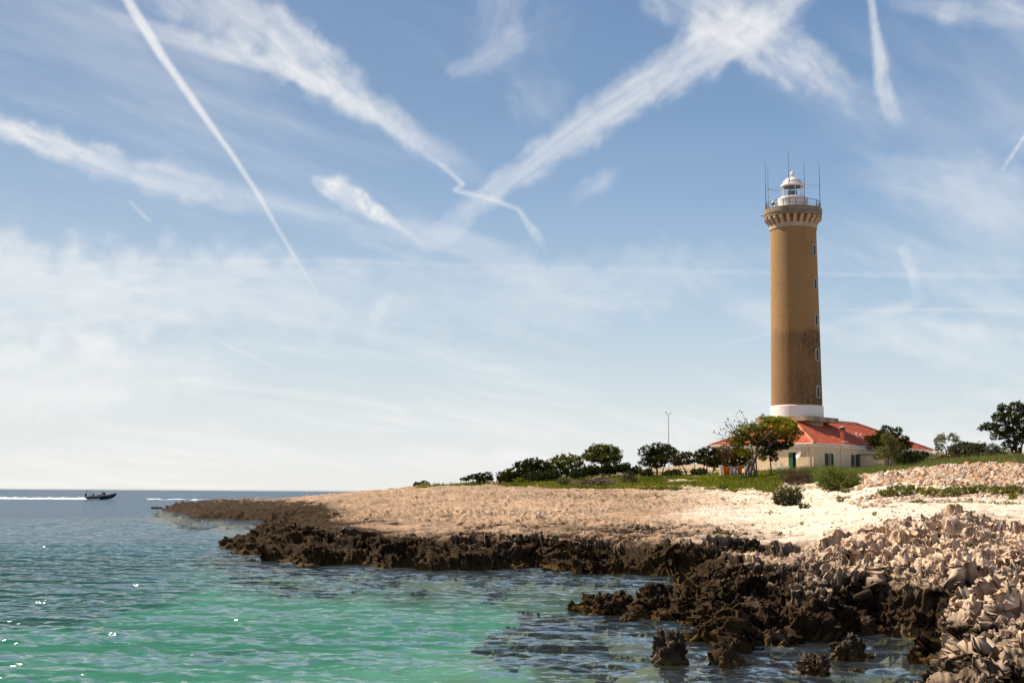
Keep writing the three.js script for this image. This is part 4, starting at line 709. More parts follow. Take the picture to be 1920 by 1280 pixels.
for (const [x, y, rx, ry, lab] of [[1110, 882, 17, 10, 'low dark bush in front of the round-headed pine'], [1143, 879, 16, 12, 'dark bush at the right foot of the round-headed pine'], [1168, 878, 14, 9, 'dark bush midway between round pine and the mast pine'], [1189, 883, 13, 8, 'small dark bush left of the pine at the mast']])
  plant({ name: 'dark_bush', label: lab, category: 'shrub', depth: 162, foot: [[x, y + ry + 2]], lobes: [[x - rx * 0.4, y + 1, rx * 0.6, ry * 0.8], [x + rx * 0.35, y - 1, rx * 0.65, ry * 0.9], [x, y + 3, rx, ry * 0.7]], color: DARK, size: 0.5, kind: 'leaf', group: 'dark bushes under the pines', stems: [st(0.08, [x, y + ry + 2], [x, y])] });
plant({ name: 'mast_pine', label: 'dense dark pine on several trunks beside the weather mast', depth: 165, foot: [[1232, 894]], lobes: [[1214, 850, 15, 12], [1236, 841, 18, 8], [1257, 847, 13, 10], [1228, 858, 24, 10], [1210, 868, 12, 8], [1248, 862, 18, 9], [1230, 872, 16, 7, 0.7]], color: DARK, size: 0.5, group: far, stems: [st(0.15, [1232, 895], [1232, 880], [1226, 858]), st(0.12, [1240, 895], [1244, 880], [1252, 858]), st(0.1, [1226, 895], [1220, 880], [1214, 864])] });
plant({ name: 'brown_pine', label: 'brownish pine with bare forked stems right of the weather mast', depth: 163, foot: [[1289, 892]], lobes: [[1272, 857, 13, 7], [1289, 855, 13, 7], [1301, 862, 9, 7], [1279, 866, 18, 7], [1268, 870, 9, 4]], color: [0.072, 0.052, 0.024], size: 0.5, group: far, gaps: -0.35, stems: [st(0.12, [1289, 893], [1284, 880], [1274, 864]), st(0.1, [1294, 893], [1302, 882], [1303, 866]), st(0.08, [1283, 892], [1276, 878], [1268, 868])] });
plant({ name: 'shaded_pine', label: 'dark pine just left of the leaning pine and the washing line', depth: 168, foot: [[1326, 888]], lobes: [[1313, 853, 13, 8], [1330, 849, 15, 9], [1345, 856, 12, 12], [1322, 864, 18, 9], [1340, 870, 14, 9], [1352, 868, 12, 12]], color: DARK, size: 0.5, group: far, stems: [st(0.13, [1326, 889], [1326, 875], [1330, 856]), st(0.1, [1334, 889], [1342, 875], [1346, 860])] });
plant({ name: 'dark_thicket', label: 'dark thicket behind the washing line, hiding the left end of the house', category: 'shrub', depth: 161, foot: [[1370, 887]], lobes: [[1350, 860, 14, 13], [1370, 852, 14, 9, 0.8, BROWN], [1388, 856, 14, 12], [1362, 870, 14, 8], [1384, 872, 12, 8], [1402, 866, 10, 12, 0.8]], color: DARK, size: 0.5, kind: 'leaf', stems: [st(0.1, [1370, 888], [1370, 866])] });
for (const [x, y, rx, ry, lab] of [[1000, 893, 16, 8, 'low dark scrub under the wide pine'], [1033, 890, 15, 9, 'low scrub between the wide pine and the yellowish shrub'], [1085, 886, 14, 9, 'low scrub right of the yellowish shrub'], [1212, 886, 12, 6, 'low scrub under the left side of the mast pine'], [1262, 886, 14, 5, 'low scrub between the mast pine and the brown pine'], [1310, 884, 14, 6, 'low scrub under the pine left of the washing line']])
  plant({ name: 'scrub', label: lab, category: 'shrub', depth: 160, foot: [[x, y + ry + 2]], lobes: [[x - rx * 0.45, y + 1, rx * 0.6, ry * 0.85], [x + rx * 0.4, y, rx * 0.65, ry * 0.9], [x, y + 3, rx, ry * 0.7]], color: [0.048, 0.060, 0.020], size: 0.48, kind: 'leaf', group: 'low scrub under the pines', stems: [st(0.06, [x, y + ry + 2], [x, y])] });
// the leaning pine in front of the house
{
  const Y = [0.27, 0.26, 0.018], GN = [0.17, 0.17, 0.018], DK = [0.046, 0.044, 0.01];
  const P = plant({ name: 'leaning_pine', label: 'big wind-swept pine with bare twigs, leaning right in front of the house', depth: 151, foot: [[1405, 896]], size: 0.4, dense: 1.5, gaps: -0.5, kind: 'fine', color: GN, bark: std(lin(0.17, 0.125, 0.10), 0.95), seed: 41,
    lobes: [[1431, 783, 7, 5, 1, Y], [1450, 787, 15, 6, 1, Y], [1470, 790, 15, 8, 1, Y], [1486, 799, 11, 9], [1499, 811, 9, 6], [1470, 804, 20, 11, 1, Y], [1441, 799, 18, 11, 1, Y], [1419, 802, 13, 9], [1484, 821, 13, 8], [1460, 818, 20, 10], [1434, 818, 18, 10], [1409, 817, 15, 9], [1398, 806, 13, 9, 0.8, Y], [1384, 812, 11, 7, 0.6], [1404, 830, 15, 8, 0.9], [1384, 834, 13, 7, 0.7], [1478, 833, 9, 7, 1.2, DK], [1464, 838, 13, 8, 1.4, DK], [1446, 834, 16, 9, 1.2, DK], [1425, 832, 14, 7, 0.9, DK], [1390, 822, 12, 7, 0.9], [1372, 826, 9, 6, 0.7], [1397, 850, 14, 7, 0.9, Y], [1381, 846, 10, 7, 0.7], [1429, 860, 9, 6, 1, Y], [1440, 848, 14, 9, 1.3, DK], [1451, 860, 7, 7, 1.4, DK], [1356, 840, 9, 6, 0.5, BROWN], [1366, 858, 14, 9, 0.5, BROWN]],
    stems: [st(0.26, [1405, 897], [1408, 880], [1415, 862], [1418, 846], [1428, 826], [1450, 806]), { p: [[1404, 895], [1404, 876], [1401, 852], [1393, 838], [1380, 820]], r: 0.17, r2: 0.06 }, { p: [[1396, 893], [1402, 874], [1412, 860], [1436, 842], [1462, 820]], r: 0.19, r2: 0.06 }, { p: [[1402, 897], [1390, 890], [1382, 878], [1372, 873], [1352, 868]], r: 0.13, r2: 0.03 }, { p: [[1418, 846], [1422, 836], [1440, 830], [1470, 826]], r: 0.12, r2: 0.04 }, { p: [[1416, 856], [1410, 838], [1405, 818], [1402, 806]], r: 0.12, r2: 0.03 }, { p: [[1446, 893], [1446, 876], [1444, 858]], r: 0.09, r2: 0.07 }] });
  const foot = P.position, at = (px, py, dz) => atDepth(px, py, 151 + dz).sub(foot); reseed(52);
  const tips = [[1345, 798], [1349, 806], [1357, 790], [1362, 782], [1372, 788], [1378, 776], [1388, 782], [1392, 772], [1402, 783], [1340, 822], [1337, 832], [1346, 814], [1355, 800], [1368, 796], [1384, 790], [1396, 790], [1343, 840], [1350, 826], [1338, 812], [1410, 786], [1352, 868], [1346, 852]];
  for (const [x, y] of tips) { // bare twigs, each with cones along it
    const a = at(mix(x, 1400, 0.75) + rr(-3, 3), mix(y, 835, 0.75), rr(-0.5, 0.5)), b = at(x, y, rr(-1.2, 1.2)), m = a.clone().lerp(b, 0.5).add(new THREE.Vector3(rr(-0.2, 0.2), rr(-0.1, 0.3), rr(-0.2, 0.2)));
    const tw = limb([a, m, b], 0.035, 0.008, greyBark, P, 'bare_branch');
    const bits = []; for (let k = 0; k < 6; k++) { const p0 = a.clone().lerp(b, rr(0.25, 0.95)), p1 = p0.clone().add(new THREE.Vector3(rr(-0.5, 0.25), rr(0.05, 0.6), rr(-0.4, 0.4))); bits.push(rod(p0.toArray(), p1.toArray(), 0.012, 0.006, 3)); if (k < 4) bits.push(new THREE.IcosahedronGeometry(rr(0.06, 0.1), 0).translate(p1.x, p1.y, p1.z)); }
    part('twigs', merge(bits), darkBark, tw).userData.kind = 'stuff';
  }
}
// right of the house
plant({ name: 'juniper_tree', label: 'dark juniper against the right end of the tiled roof', depth: 158, foot: [[1664, 876]], lobes: [[1636, 824, 13, 7], [1655, 816, 12, 8], [1664, 808, 11, 8], [1681, 812, 11, 8], [1695, 823, 9, 5], [1650, 828, 20, 11], [1638, 838, 13, 7, 1, BROWN], [1690, 834, 13, 9], [1706, 835, 5, 5], [1668, 838, 22, 12]], color: DARK, size: 0.45, flat: 0.9, group: 'trees right of the house', stems: [st(0.15, [1664, 877], [1666, 858], [1664, 830]), st(0.1, [1670, 876], [1682, 852], [1690, 832])] });
plant({ name: 'olive_shrub', label: 'grey-green feathery shrub in front of the dark juniper', category: 'shrub', depth: 152, foot: [[1664, 876]], lobes: [[1664, 822, 9, 11], [1672, 834, 12, 12], [1659, 848, 14, 10], [1646, 856, 10, 6], [1672, 852, 12, 10]], color: OLIVE, size: 0.4, kind: 'fine', flat: 1, gaps: -0.4, stems: [st(0.1, [1664, 876], [1661, 862], [1656, 850]), st(0.09, [1667, 876], [1674, 858], [1672, 834])] });
plant({ name: 'green_bush', label: 'mid-green bush at the right foot of the juniper', category: 'shrub', depth: 154, foot: [[1698, 872]], lobes: [[1692, 850, 14, 13], [1708, 854, 12, 11], [1700, 862, 18, 8], [1722, 860, 10, 7]], color: [0.062, 0.078, 0.026], size: 0.45, kind: 'leaf', flat: 1, stems: [st(0.08, [1698, 873], [1698, 856])] });
plant({ name: 'low_bush', label: 'low dark bush under the far right end of the tiled eave', category: 'shrub', depth: 172, foot: [[1730, 864]], lobes: [[1722, 852, 10, 6], [1736, 854, 10, 5]], color: MIDG, size: 0.45, kind: 'leaf', flat: 1, stems: [st(0.06, [1730, 864], [1730, 854])] });
plant({ name: 'tamarisk', label: 'pale grey-green tamarisk with a crooked open crown', depth: 150, foot: [[1770, 874]], lobes: [[1761, 828, 10, 9], [1766, 819, 6, 5], [1786, 822, 10, 9], [1791, 833, 7, 8], [1762, 841, 8, 8], [1755, 858, 10, 9], [1769, 862, 11, 8], [1783, 844, 7, 7]], color: GREY, size: 0.36, kind: 'fine', flat: 1, gaps: -0.35, group: 'trees right of the house', stems: [st(0.13, [1770, 875], [1774, 860], [1775, 846], [1768, 832]), st(0.09, [1775, 848], [1784, 836], [1788, 824])] });
plant({ name: 'twin_topped_shrub', label: 'dark twin-topped shrub behind the olive thicket', category: 'shrub', depth: 158, foot: [[1825, 866]], lobes: [[1808, 835, 13, 6], [1817, 838, 14, 7], [1840, 834, 9, 5], [1832, 842, 16, 8]], color: DARK, size: 0.45, stems: [st(0.09, [1825, 866], [1822, 845])] });
plant({ name: 'olive_thicket', label: 'broad olive-brown thicket between the tamarisk and the grey shrub', category: 'shrub', depth: 148, foot: [[1820, 868]], lobes: [[1796, 848, 14, 11], [1816, 846, 16, 12], [1838, 848, 15, 12], [1826, 858, 30, 8], [1850, 856, 10, 9]], color: [0.085, 0.082, 0.034], size: 0.42, kind: 'leaf', flat: 1, stems: [st(0.08, [1820, 868], [1820, 850])] });
plant({ name: 'grey_shrub', label: 'silvery grey shrub in front of the tall pine at the right edge', category: 'shrub', depth: 146, foot: [[1870, 868]], lobes: [[1862, 844, 11, 10], [1876, 848, 12, 10], [1868, 856, 18, 9], [1886, 858, 9, 7]], color: [0.12, 0.13, 0.085], size: 0.4, kind: 'fine', flat: 1, stems: [st(0.07, [1870, 868], [1869, 850])] });
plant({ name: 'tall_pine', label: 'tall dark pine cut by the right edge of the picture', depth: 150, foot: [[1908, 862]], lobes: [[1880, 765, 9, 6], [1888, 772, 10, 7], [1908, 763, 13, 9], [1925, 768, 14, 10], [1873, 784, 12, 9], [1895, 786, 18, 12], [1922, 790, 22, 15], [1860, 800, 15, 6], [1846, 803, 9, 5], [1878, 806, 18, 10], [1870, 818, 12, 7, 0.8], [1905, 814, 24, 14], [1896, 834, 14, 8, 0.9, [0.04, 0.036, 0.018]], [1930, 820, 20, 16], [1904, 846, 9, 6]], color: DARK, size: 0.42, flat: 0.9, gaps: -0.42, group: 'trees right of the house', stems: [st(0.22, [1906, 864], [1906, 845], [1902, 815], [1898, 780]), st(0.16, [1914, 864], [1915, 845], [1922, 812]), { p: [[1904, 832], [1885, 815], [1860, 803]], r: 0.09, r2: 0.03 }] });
// shrubs on the rocks and at the edge of the grass
const shrub = (name, label, depth, lobes, color, kind = 'leaf', extra = {}) => { const foot = [(Math.min(...lobes.map((l) => l[0] - l[2])) + Math.max(...lobes.map((l) => l[0] + l[2]))) / 2, Math.max(...lobes.map((l) => l[1] + l[3]))]; return plant({ name, label, category: extra.category ?? 'shrub', depth, foot: [foot], lobes, color, kind, size: extra.size ?? 0.34, flat: 1, stems: [st(0.04, [foot[0], foot[1] + 1], [foot[0], foot[1] - lobes[0][3] * 0.8])], ...extra }); };
const gd = (px, py) => -(ground(px, py)?.z ?? -120);
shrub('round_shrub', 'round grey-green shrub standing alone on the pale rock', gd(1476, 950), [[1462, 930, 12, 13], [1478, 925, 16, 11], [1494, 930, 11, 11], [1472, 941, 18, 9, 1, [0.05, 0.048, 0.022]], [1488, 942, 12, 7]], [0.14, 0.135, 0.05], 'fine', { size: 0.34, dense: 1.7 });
shrub('small_sprout', 'small green sprout at the right foot of the round shrub', gd(1510, 954), [[1506, 950, 7, 4], [1514, 949, 5, 4]], MIDG, 'herb', { category: 'plant', size: 0.3 });
shrub('broom_bush', 'tall green broom-like bush in front of the house corner', gd(1570, 926), [[1545, 896, 18, 14], [1566, 892, 20, 13], [1590, 900, 20, 13], [1575, 910, 32, 12], [1552, 912, 18, 9], [1606, 908, 10, 9]], [0.15, 0.18, 0.04], 'grass', { size: 0.62, tilt: 0.35, dense: 1.6 });
shrub('dry_shrub', 'dead rust-brown shrub left of the broom bush', gd(1495, 912), [[1482, 896, 16, 9], [1502, 894, 16, 9], [1522, 901, 13, 9], [1498, 904, 26, 7]], [0.095, 0.048, 0.022], 'twig', { size: 0.5, mat: dryMat, dense: 2.2 });
shrub('dark_dry_shrub', 'dark brown cone of dry shrub right of the brush pile', gd(1180, 908), [[1180, 892, 8, 8], [1180, 900, 13, 8]], [0.062, 0.048, 0.026], 'twig', { size: 0.5, mat: dryMat, dense: 2.4 });
shrub('grey_bush', 'small grey-green bush left of the brush pile', gd(1057, 914), [[1052, 905, 6, 7], [1062, 906, 7, 7]], [0.10, 0.115, 0.06], 'fine');
shrub('yellow_bush', 'little yellow-green bush below the wide dark pine', gd(976, 907), [[971, 901, 6, 4], [981, 901, 6, 5]], BRIGHT, 'herb');
shrub('brown_bush', 'brownish bush below the right side of the wide dark pine', gd(1020, 906), [[1014, 897, 7, 7], [1026, 898, 7, 6]], [0.11, 0.10, 0.04], 'fine');
const strip = 'low green clumps along the foot of the rubble bank';
for (const [lab, ...l] of [['low green clump left of the rubble bank foot, nearest the broom bush', [1588, 922, 9, 5], [1606, 927, 9, 4]], ['first long green clump along the foot of the rubble bank', [1664, 926, 16, 7], [1690, 920, 20, 8], [1714, 921, 17, 8]], ['yellow flowering clump between the two long green clumps', [1736, 925, 10, 7], [1749, 924, 9, 7]], ['second long green clump along the foot of the rubble bank', [1776, 926, 17, 8], [1806, 921, 20, 9], [1838, 921, 16, 8]], ['green clump at the right edge below the rubble', [1872, 922, 17, 7], [1900, 919, 16, 8]], ['small bright green plant near the right edge on pale rock', [1902, 933, 8, 6]], ['small plant on the pale rock below the broom bush', [1576, 937, 6, 5]], ['low flat clump on pale rock below the flowering clump', [1724, 943, 12, 3]], ['small tuft on pale rock left of the round shrub', [1356, 914, 10, 6]]])
  shrub('green_clump', lab, gd(l[0][0], l[0][1] + l[0][3]), l, lab.includes('yellow') ? [0.24, 0.22, 0.03] : lab.includes('bright') ? BRIGHT : [0.17, 0.175, 0.042], 'herb', { category: 'plant', group: strip, size: 0.3, dense: 1.6 });
// small tussocks in the cracks of the pavement, each a plant of its own
for (const [x, y, w, lab] of [[1045, 1012, 6, 'tiny green tussock above the black ledge, left of the rock pool'], [1215, 992, 5, 'small tussock on pale rock above the rock pool'], [1318, 1004, 6, 'low tussock left of the dark boulder on the pavement'], [1342, 1003, 6, 'second low tussock beside the dark boulder'], [1366, 1012, 10, 'largest tussock on the pavement, growing over the dark boulder'], [1412, 1033, 5, 'tussock at the edge of the black rock, below the big tussock'], [1462, 1004, 6, 'rusty tussock on the bare pale pavement'], [1555, 1092, 3, 'tiny weed in a cleft of the nearest crags'], [1820, 1028, 8, 'tussock in a hollow of the right-hand crags'], [1310, 998, 4, 'tiny tussock furthest from the boulder on the pavement'], [1640, 966, 5, 'tiny tussock on the pale slope above the crags'], [1455, 918, 7, 'yellowish tuft behind the round shrub']])
  { const d = -(ground(x, y, 22)?.z ?? -60); shrub('tussock', lab, d, [[x, y - w * 0.5, w * 0.8, w * 0.6]], x === 1462 ? [0.16, 0.09, 0.03] : [0.10, 0.105, 0.03], 'herb', { category: 'plant', group: 'tussocks in the cracks', size: Math.min(0.3, w * d / 2400 * 0.9) }); }
// the grass and herbs that nobody could count
function meadow(name, label, poly, count, colors, kind, size, seed, thin = -0.35) {
  reseed(seed); const spots = [], xs = poly.map((p) => p[0]), ys = poly.map((p) => p[1]), x0 = Math.min(...xs), x1 = Math.max(...xs), y0 = Math.min(...ys), y1 = Math.max(...ys);
  const inside = (x, y) => { let r = false; for (let i = 0, j = poly.length - 1; i < poly.length; j = i++) { const [a, b] = poly[i], [c, d] = poly[j]; if ((b > y) !== (d > y) && x < (c - a) * (y - b) / (d - b) + a) r = !r; } return r; };
  for (let n = 0; n < count * 4 && spots.length < count; n++) {
    const px = rr(x0, x1), py = rr(y0, y1); if (!inside(px, py)) continue;
    const p = ground(px, py, 60, 215); if (!p) continue;
    const q = fbm(p.x * 0.16, 3, p.z * 0.12, 3); if (q < thin) continue;
    const c = colors[Math.floor(clamp((noise3(p.x * 0.22, 8, p.z * 0.1) * 0.8 + 0.5 + rr(-0.25, 0.25)), 0, 0.999) * colors.length)], v = rr(0.75, 1.25);
    spots.push([p.x, p.y + 0.03, p.z, size * rr(0.55, 1.35) * (0.8 + 0.5 * clamp(q, -0.4, 0.6)), c[0] * v, c[1] * v, c[2] * v, 0.3]);
  }
  const m = scatter(numbered(name), kind, spots, scene); m.userData.kind = 'stuff'; m.userData.label = label; return m;
}
const GR = [[0.15, 0.165, 0.02], [0.20, 0.21, 0.02], [0.24, 0.25, 0.024], [0.26, 0.20, 0.06], [0.11, 0.12, 0.02]];
meadow('meadow_grass', 'green herbs and grass below the trees left of the house', [[760, 912], [820, 908], [880, 906], [1000, 898], [1100, 893], [1200, 889], [1340, 884], [1450, 884], [1500, 890], [1470, 906], [1450, 924], [1330, 923], [1200, 919], [1080, 919], [960, 913], [880, 911], [790, 917]], 9000, GR, 'herb', 0.72, 301, -0.22);
meadow('meadow_grass', 'long grass in front of the house and above the rubble bank', [[1440, 884], [1500, 881], [1620, 881], [1660, 872], [1720, 862], [2080, 852], [2080, 872], [1850, 873], [1750, 877], [1650, 888], [1600, 892], [1560, 905], [1500, 903], [1450, 895]], 5600, [[0.12, 0.15, 0.034], [0.15, 0.17, 0.045], [0.20, 0.19, 0.065], [0.09, 0.11, 0.03]], 'grass', 0.75, 302, -0.8);
meadow('rock_herbs', 'scattered weeds in cracks of the pale rock', [[1000, 925], [1460, 928], [1640, 945], [1910, 940], [1910, 965], [1600, 975], [1300, 960], [1000, 950]], 420, GR, 'herb', 0.3, 303, 0.12);
meadow('rock_herbs', 'weeds between the stones of the rubble bank', [[1540, 915], [1700, 905], [1920, 890], [1920, 912], [1700, 935], [1560, 945]], 420, [[0.12, 0.13, 0.04], [0.15, 0.14, 0.05]], 'herb', 0.34, 304, 0.0);

// ---------------------------------------------------------------- loose rock: single rocks in the water, stones on the pavement, the rubble bank
function rockGeometry(rx, ry, rz, seed, detail = 5, rough = 1) {
  const g = new THREE.IcosahedronGeometry(1, detail), p = g.attributes.position, col = new Float32Array(p.count * 3), v = new THREE.Vector3(), s = seed * 7.31;
  for (let i = 0; i < p.count; i++) {
    v.fromBufferAttribute(p, i); const X = v.x * rx, Y = v.y * ry, Z = v.z * rz, m = Math.max(rx, ry, rz);
    const h = 1 + rough * (0.34 * noise3(v.x * 1.4 + s, v.y * 1.4, v.z * 1.4) + 0.26 * (dome(X / m * 1.9 + s, Y / m * 1.6, Z / m * 1.9) - 0.8) + 0.16 * (dome(X / m * 4.1 + s + noise3(v.x * 3, v.y * 3, s), Y / m * 2.6, Z / m * 4.1) - 0.8) + 0.13 * noise3(v.x * 5 + s, v.y * 5, v.z * 5) + 0.07 * noise3(v.x * 12, v.y * 12 + s, v.z * 12) + 0.07 * (dome(X / m * 9.5, Y / m * 7 + s, Z / m * 9.5) - 0.8));
    p.setXYZ(i, X * h, Y * h, Z * h);
  }
  g.deleteAttribute('normal'); g.deleteAttribute('uv');
  return g;
}
function colourRock(g, y0, wet) { // y0: height of the rock's middle over the sea
  const p = g.attributes.position, col = new Float32Array(p.count * 3);
  for (let i = 0; i < p.count; i++) {
    const x = p.getX(i) * 4, y = p.getY(i) * 4, z = p.getZ(i) * 4, n = fbm(x, y, z, 3), f = noise3(x * 4, y * 4, z * 4), h = p.getY(i) + y0, tide = wet ? sstep(0.2, 0.03, h + n * 0.12) : 0, t = 1 + 0.45 * n + 0.4 * f, pale = wet ? sstep(0.25, 0.6, n + f * 0.3) * 0.35 : 1;
    const c = [mix(mix(0.034, 0.30, pale), 0.075, tide) * t, mix(mix(0.020, 0.215, pale), 0.042, tide) * t, mix(mix(0.010, 0.15, pale), 0.013, tide) * t];
    col.set(c.map((q) => Math.max(0.008, q)), i * 3);
  }
  g.setAttribute('color', new THREE.BufferAttribute(col, 3)); return g;
}
const wetRock = new THREE.MeshPhysicalMaterial({ vertexColors: true, roughness: 0.6, specularIntensity: 0.25 }); wetRock.name = 'wet_rock';
{
  const seen = [ // [x, water line y, half width px, height px, label, seed]
    [1262, 1250, 31, 62, 'upright dark rock standing alone in the water, nearest the reef', 3], [1533, 1268, 32, 40, 'saddle-shaped dark rock in the water at bottom centre right', 5], [1596, 1243, 29, 46, 'dark rock in the water below the cave mouth', 8], [1632, 1190, 14, 32, 'small pointed rock at the mouth of the dark inlet', 11],
    [1634, 1238, 7, 14, 'tiny dark rock right of the rock below the cave', 13], [1606, 1262, 12, 8, 'low brown rock just breaking the surface at the bottom', 15], [1180, 1166, 16, 16, 'low knobbly rock at the foot of the long reef', 17], [1132, 1168, 8, 5, 'tiny rock awash in front of the reef tip', 19], [452, 1032, 16, 15, 'small dark rock off the tip of the left ledge', 21], [572, 1067, 20, 9, 'low brown rock awash below the left ledge', 23], [498, 1068, 14, 5, 'flat rock awash off the driftwood', 25], [290, 953, 12, 3, 'flat rock awash off the far point', 27], [1365, 1258, 14, 60, 'tall narrow rock at the front of the crags, foot in the water', 29]];
  for (const [x, y, w, h, label, sd] of seen) {
    const p = atHeight(x, y, 0), k = Math.hypot(p.z, EYE) / FOCAL, rx = w * k * 1.05, ry = h * k * 0.78, g = mergeVertices(rockGeometry(rx, ry, rx * 0.9, sd, w > 20 ? 22 : 12), 1e-4);
    const y0 = ry * 0.32; colourRock(g, y0, true); g.computeVertexNormals(); g.translate(0, y0, 0);
    const m = part(numbered('sea_rock'), g, wetRock, scene); m.position.set(p.x, 0, p.z - rx * 0.6); tag(m, label, 'rock', 'single rocks in the water');
  }
  const loose = [[1424, 1004, 8, 8, 'rounded pale boulder right of the tussock on the pavement'], [1346, 1018, 13, 10, 'dark boulder with a tussock on the pavement'], [1398, 1002, 6, 5, 'small boulder left of the rounded pale one'], [1366, 1045, 4, 3, 'white cobble on the black ledge'], [1282, 985, 8, 5, 'flat boulder on the pale pavement above the tussocks'], [872, 1150, 0, 0, ''], [1340, 918, 9, 6, 'grey boulder below the small tuft'], [1425, 910, 7, 5, 'pale stone at the edge of the grass'], [1450, 1002, 6, 4, 'small stone by the rusty tussock']].filter((q) => q[2]);
  loose.forEach(([x, y, w, h, label], i) => { const p = ground(x, y, 30), k = -p.z / FOCAL, g = mergeVertices(rockGeometry(w * k, h * k * 0.7, w * k * 0.9, 60 + i * 3, 7, 0.6), 1e-4); colourRock(g, 3, false); g.computeVertexNormals(); g.translate(0, h * k * 0.35, 0); const m = part(numbered('boulder'), g, rockMaterial, scene); m.position.copy(p); tag(m, label, 'boulder', 'boulders on the pavement'); });
  // rubble: broken stones without number
  const shapes = [1, 2, 3].map((s) => { const g = new THREE.IcosahedronGeometry(1, 1), p = g.attributes.position; for (let i = 0; i < p.count; i++) { const x = p.getX(i), y = p.getY(i), z = p.getZ(i), h = 0.8 + 0.45 * noise3(x * 1.3 + s * 9, y * 1.3, z * 1.3); p.setXYZ(i, x * h * 1.25, y * h * 0.75, z * h); } g.computeVertexNormals(); return g; });
  const stoneMat = std(0xffffff, 0.92, { flatShading: true }); stoneMat.name = 'broken_stone';
  const fields = [['rubble', 'bank of broken pale and orange stones in front of the right-hand trees', [[1600, 897], [1640, 890], [1700, 884], [1760, 877], [1850, 873], [1930, 875], [2080, 874], [2080, 904], [1850, 912], [1760, 913], [1690, 909], [1640, 914], [1575, 930], [1545, 925]], 4300, 0.11, 0.34, 1],
    ['rubble', 'loose stones below the green clumps at the foot of the bank', [[1560, 930], [1700, 925], [1925, 905], [1925, 945], [1800, 950], [1620, 955]], 1700, 0.06, 0.2, 0.4], ['rubble', 'loose stones on the rock left of the round shrub', [[1330, 915], [1450, 908], [1540, 915], [1520, 945], [1400, 940], [1320, 935]], 600, 0.08, 0.24, 0.1], ['rubble', 'loose stones scattered over the pale pavement', [[1050, 960], [1500, 945], [1900, 950], [1900, 985], [1500, 1010], [1100, 1020]], 450, 0.03, 0.1, 0], ['rubble', 'loose stones on the slope below the left trees', [[760, 920], [1050, 918], [1320, 925], [1320, 950], [1000, 975], [700, 965]], 450, 0.06, 0.2, 0]];
  for (const [name, label, poly, count, s0, s1, rust] of fields) {
    reseed(900 + count); const mats = [[], [], []], xs = poly.map((p) => p[0]), ys = poly.map((p) => p[1]);
    const inside = (x, y) => { let r = false; for (let i = 0, j = poly.length - 1; i < poly.length; j = i++) { const [a, b] = poly[i], [c, d] = poly[j]; if ((b > y) !== (d > y) && x < (c - a) * (y - b) / (d - b) + a) r = !r; } return r; };
    for (let n = 0, made = 0; made < count && n < count * 4; n++) {
      const px = rr(Math.min(...xs), Math.max(...xs)), py = rr(Math.min(...ys), Math.max(...ys)); if (!inside(px, py)) continue; const p = ground(px, py, 35, 160); if (!p) continue; made++;
      mats[made % 3].push([p.x, p.y + rr(-0.02, 0.1) * (rust > 0.5 ? 1.6 : 0.5), p.z, mix(s0, s1, Math.pow(rnd(), 2.2)), rnd()]);
    }
    const all = []; mats.forEach((list, k) => { const im = new THREE.InstancedMesh(shapes[k], stoneMat, list.length), c = new THREE.Color(); im.name = numbered(name); im.castShadow = im.receiveShadow = true;
      list.forEach((s, i) => { Eu.set(rr(0, 6.3), rr(0, 6.3), rr(0, 6.3)); M4.compose(new THREE.Vector3(s[0], s[1], s[2]), Qt.setFromEuler(Eu), Sc.setScalar(s[3])); im.setMatrixAt(i, M4); const t = rr(0.75, 1.15), o = s[4] < 0.45 * rust ? rr(0.3, 1) : 0; im.setColorAt(i, c.setRGB(0.50 * t, mix(0.385, 0.25, o) * t, mix(0.285, 0.115, o) * t)); });
      im.userData.kind = 'stuff'; im.userData.label = label; scene.add(im); });
  }
}

// ---------------------------------------------------------------- driftwood, brush pile, mast, pennant, washing, garden things
{
  const dw = thing('driftwood', 'bleached driftwood plank and bent branch wedged on the dark ledge', 'driftwood', atHeight(490, 1036, 0).toArray());
  const w = std(lin(0.62, 0.55, 0.48), 0.85), w2 = std(lin(0.22, 0.15, 0.10), 0.9), k = 56.5 / FOCAL;
  part('plank', new THREE.BoxGeometry(0.6, 0.05, 0.16).rotateZ(0.02).translate(0.15, 0.13, 0), w, dw);
  limb([new THREE.Vector3(-0.28, -0.02, 0.05), new THREE.Vector3(-0.15, 0.16, 0), new THREE.Vector3(-0.07, 0.34, -0.05), new THREE.Vector3(-0.04, 0.48, -0.05)], 0.04, 0.015, w2, dw, 'branch');
  for (const [x, y, h, lab] of [[802, 1000, 15, 'single bleached stick standing on the pale rock'], [632, 1010, 8, 'short curved branch lying on the dark ledge']]) { const p = ground(x, y, 40) ?? atHeight(x, y, 0.6), s = thing('stick', lab, 'driftwood', [p.x, p.y - 0.1, p.z]), kk = -p.z / FOCAL; limb([new THREE.Vector3(0, 0, 0), new THREE.Vector3(-0.04, h * kk * 0.6, 0.03), new THREE.Vector3(x < 700 ? 0.18 : -0.03, h * kk + 0.15, 0)], 0.03, 0.012, w, s, 'shaft'); limb([new THREE.Vector3(-0.03, h * kk * 0.5, 0.02), new THREE.Vector3(0.08, h * kk * 0.75, 0)], 0.015, 0.006, w, s, 'stub'); }
}
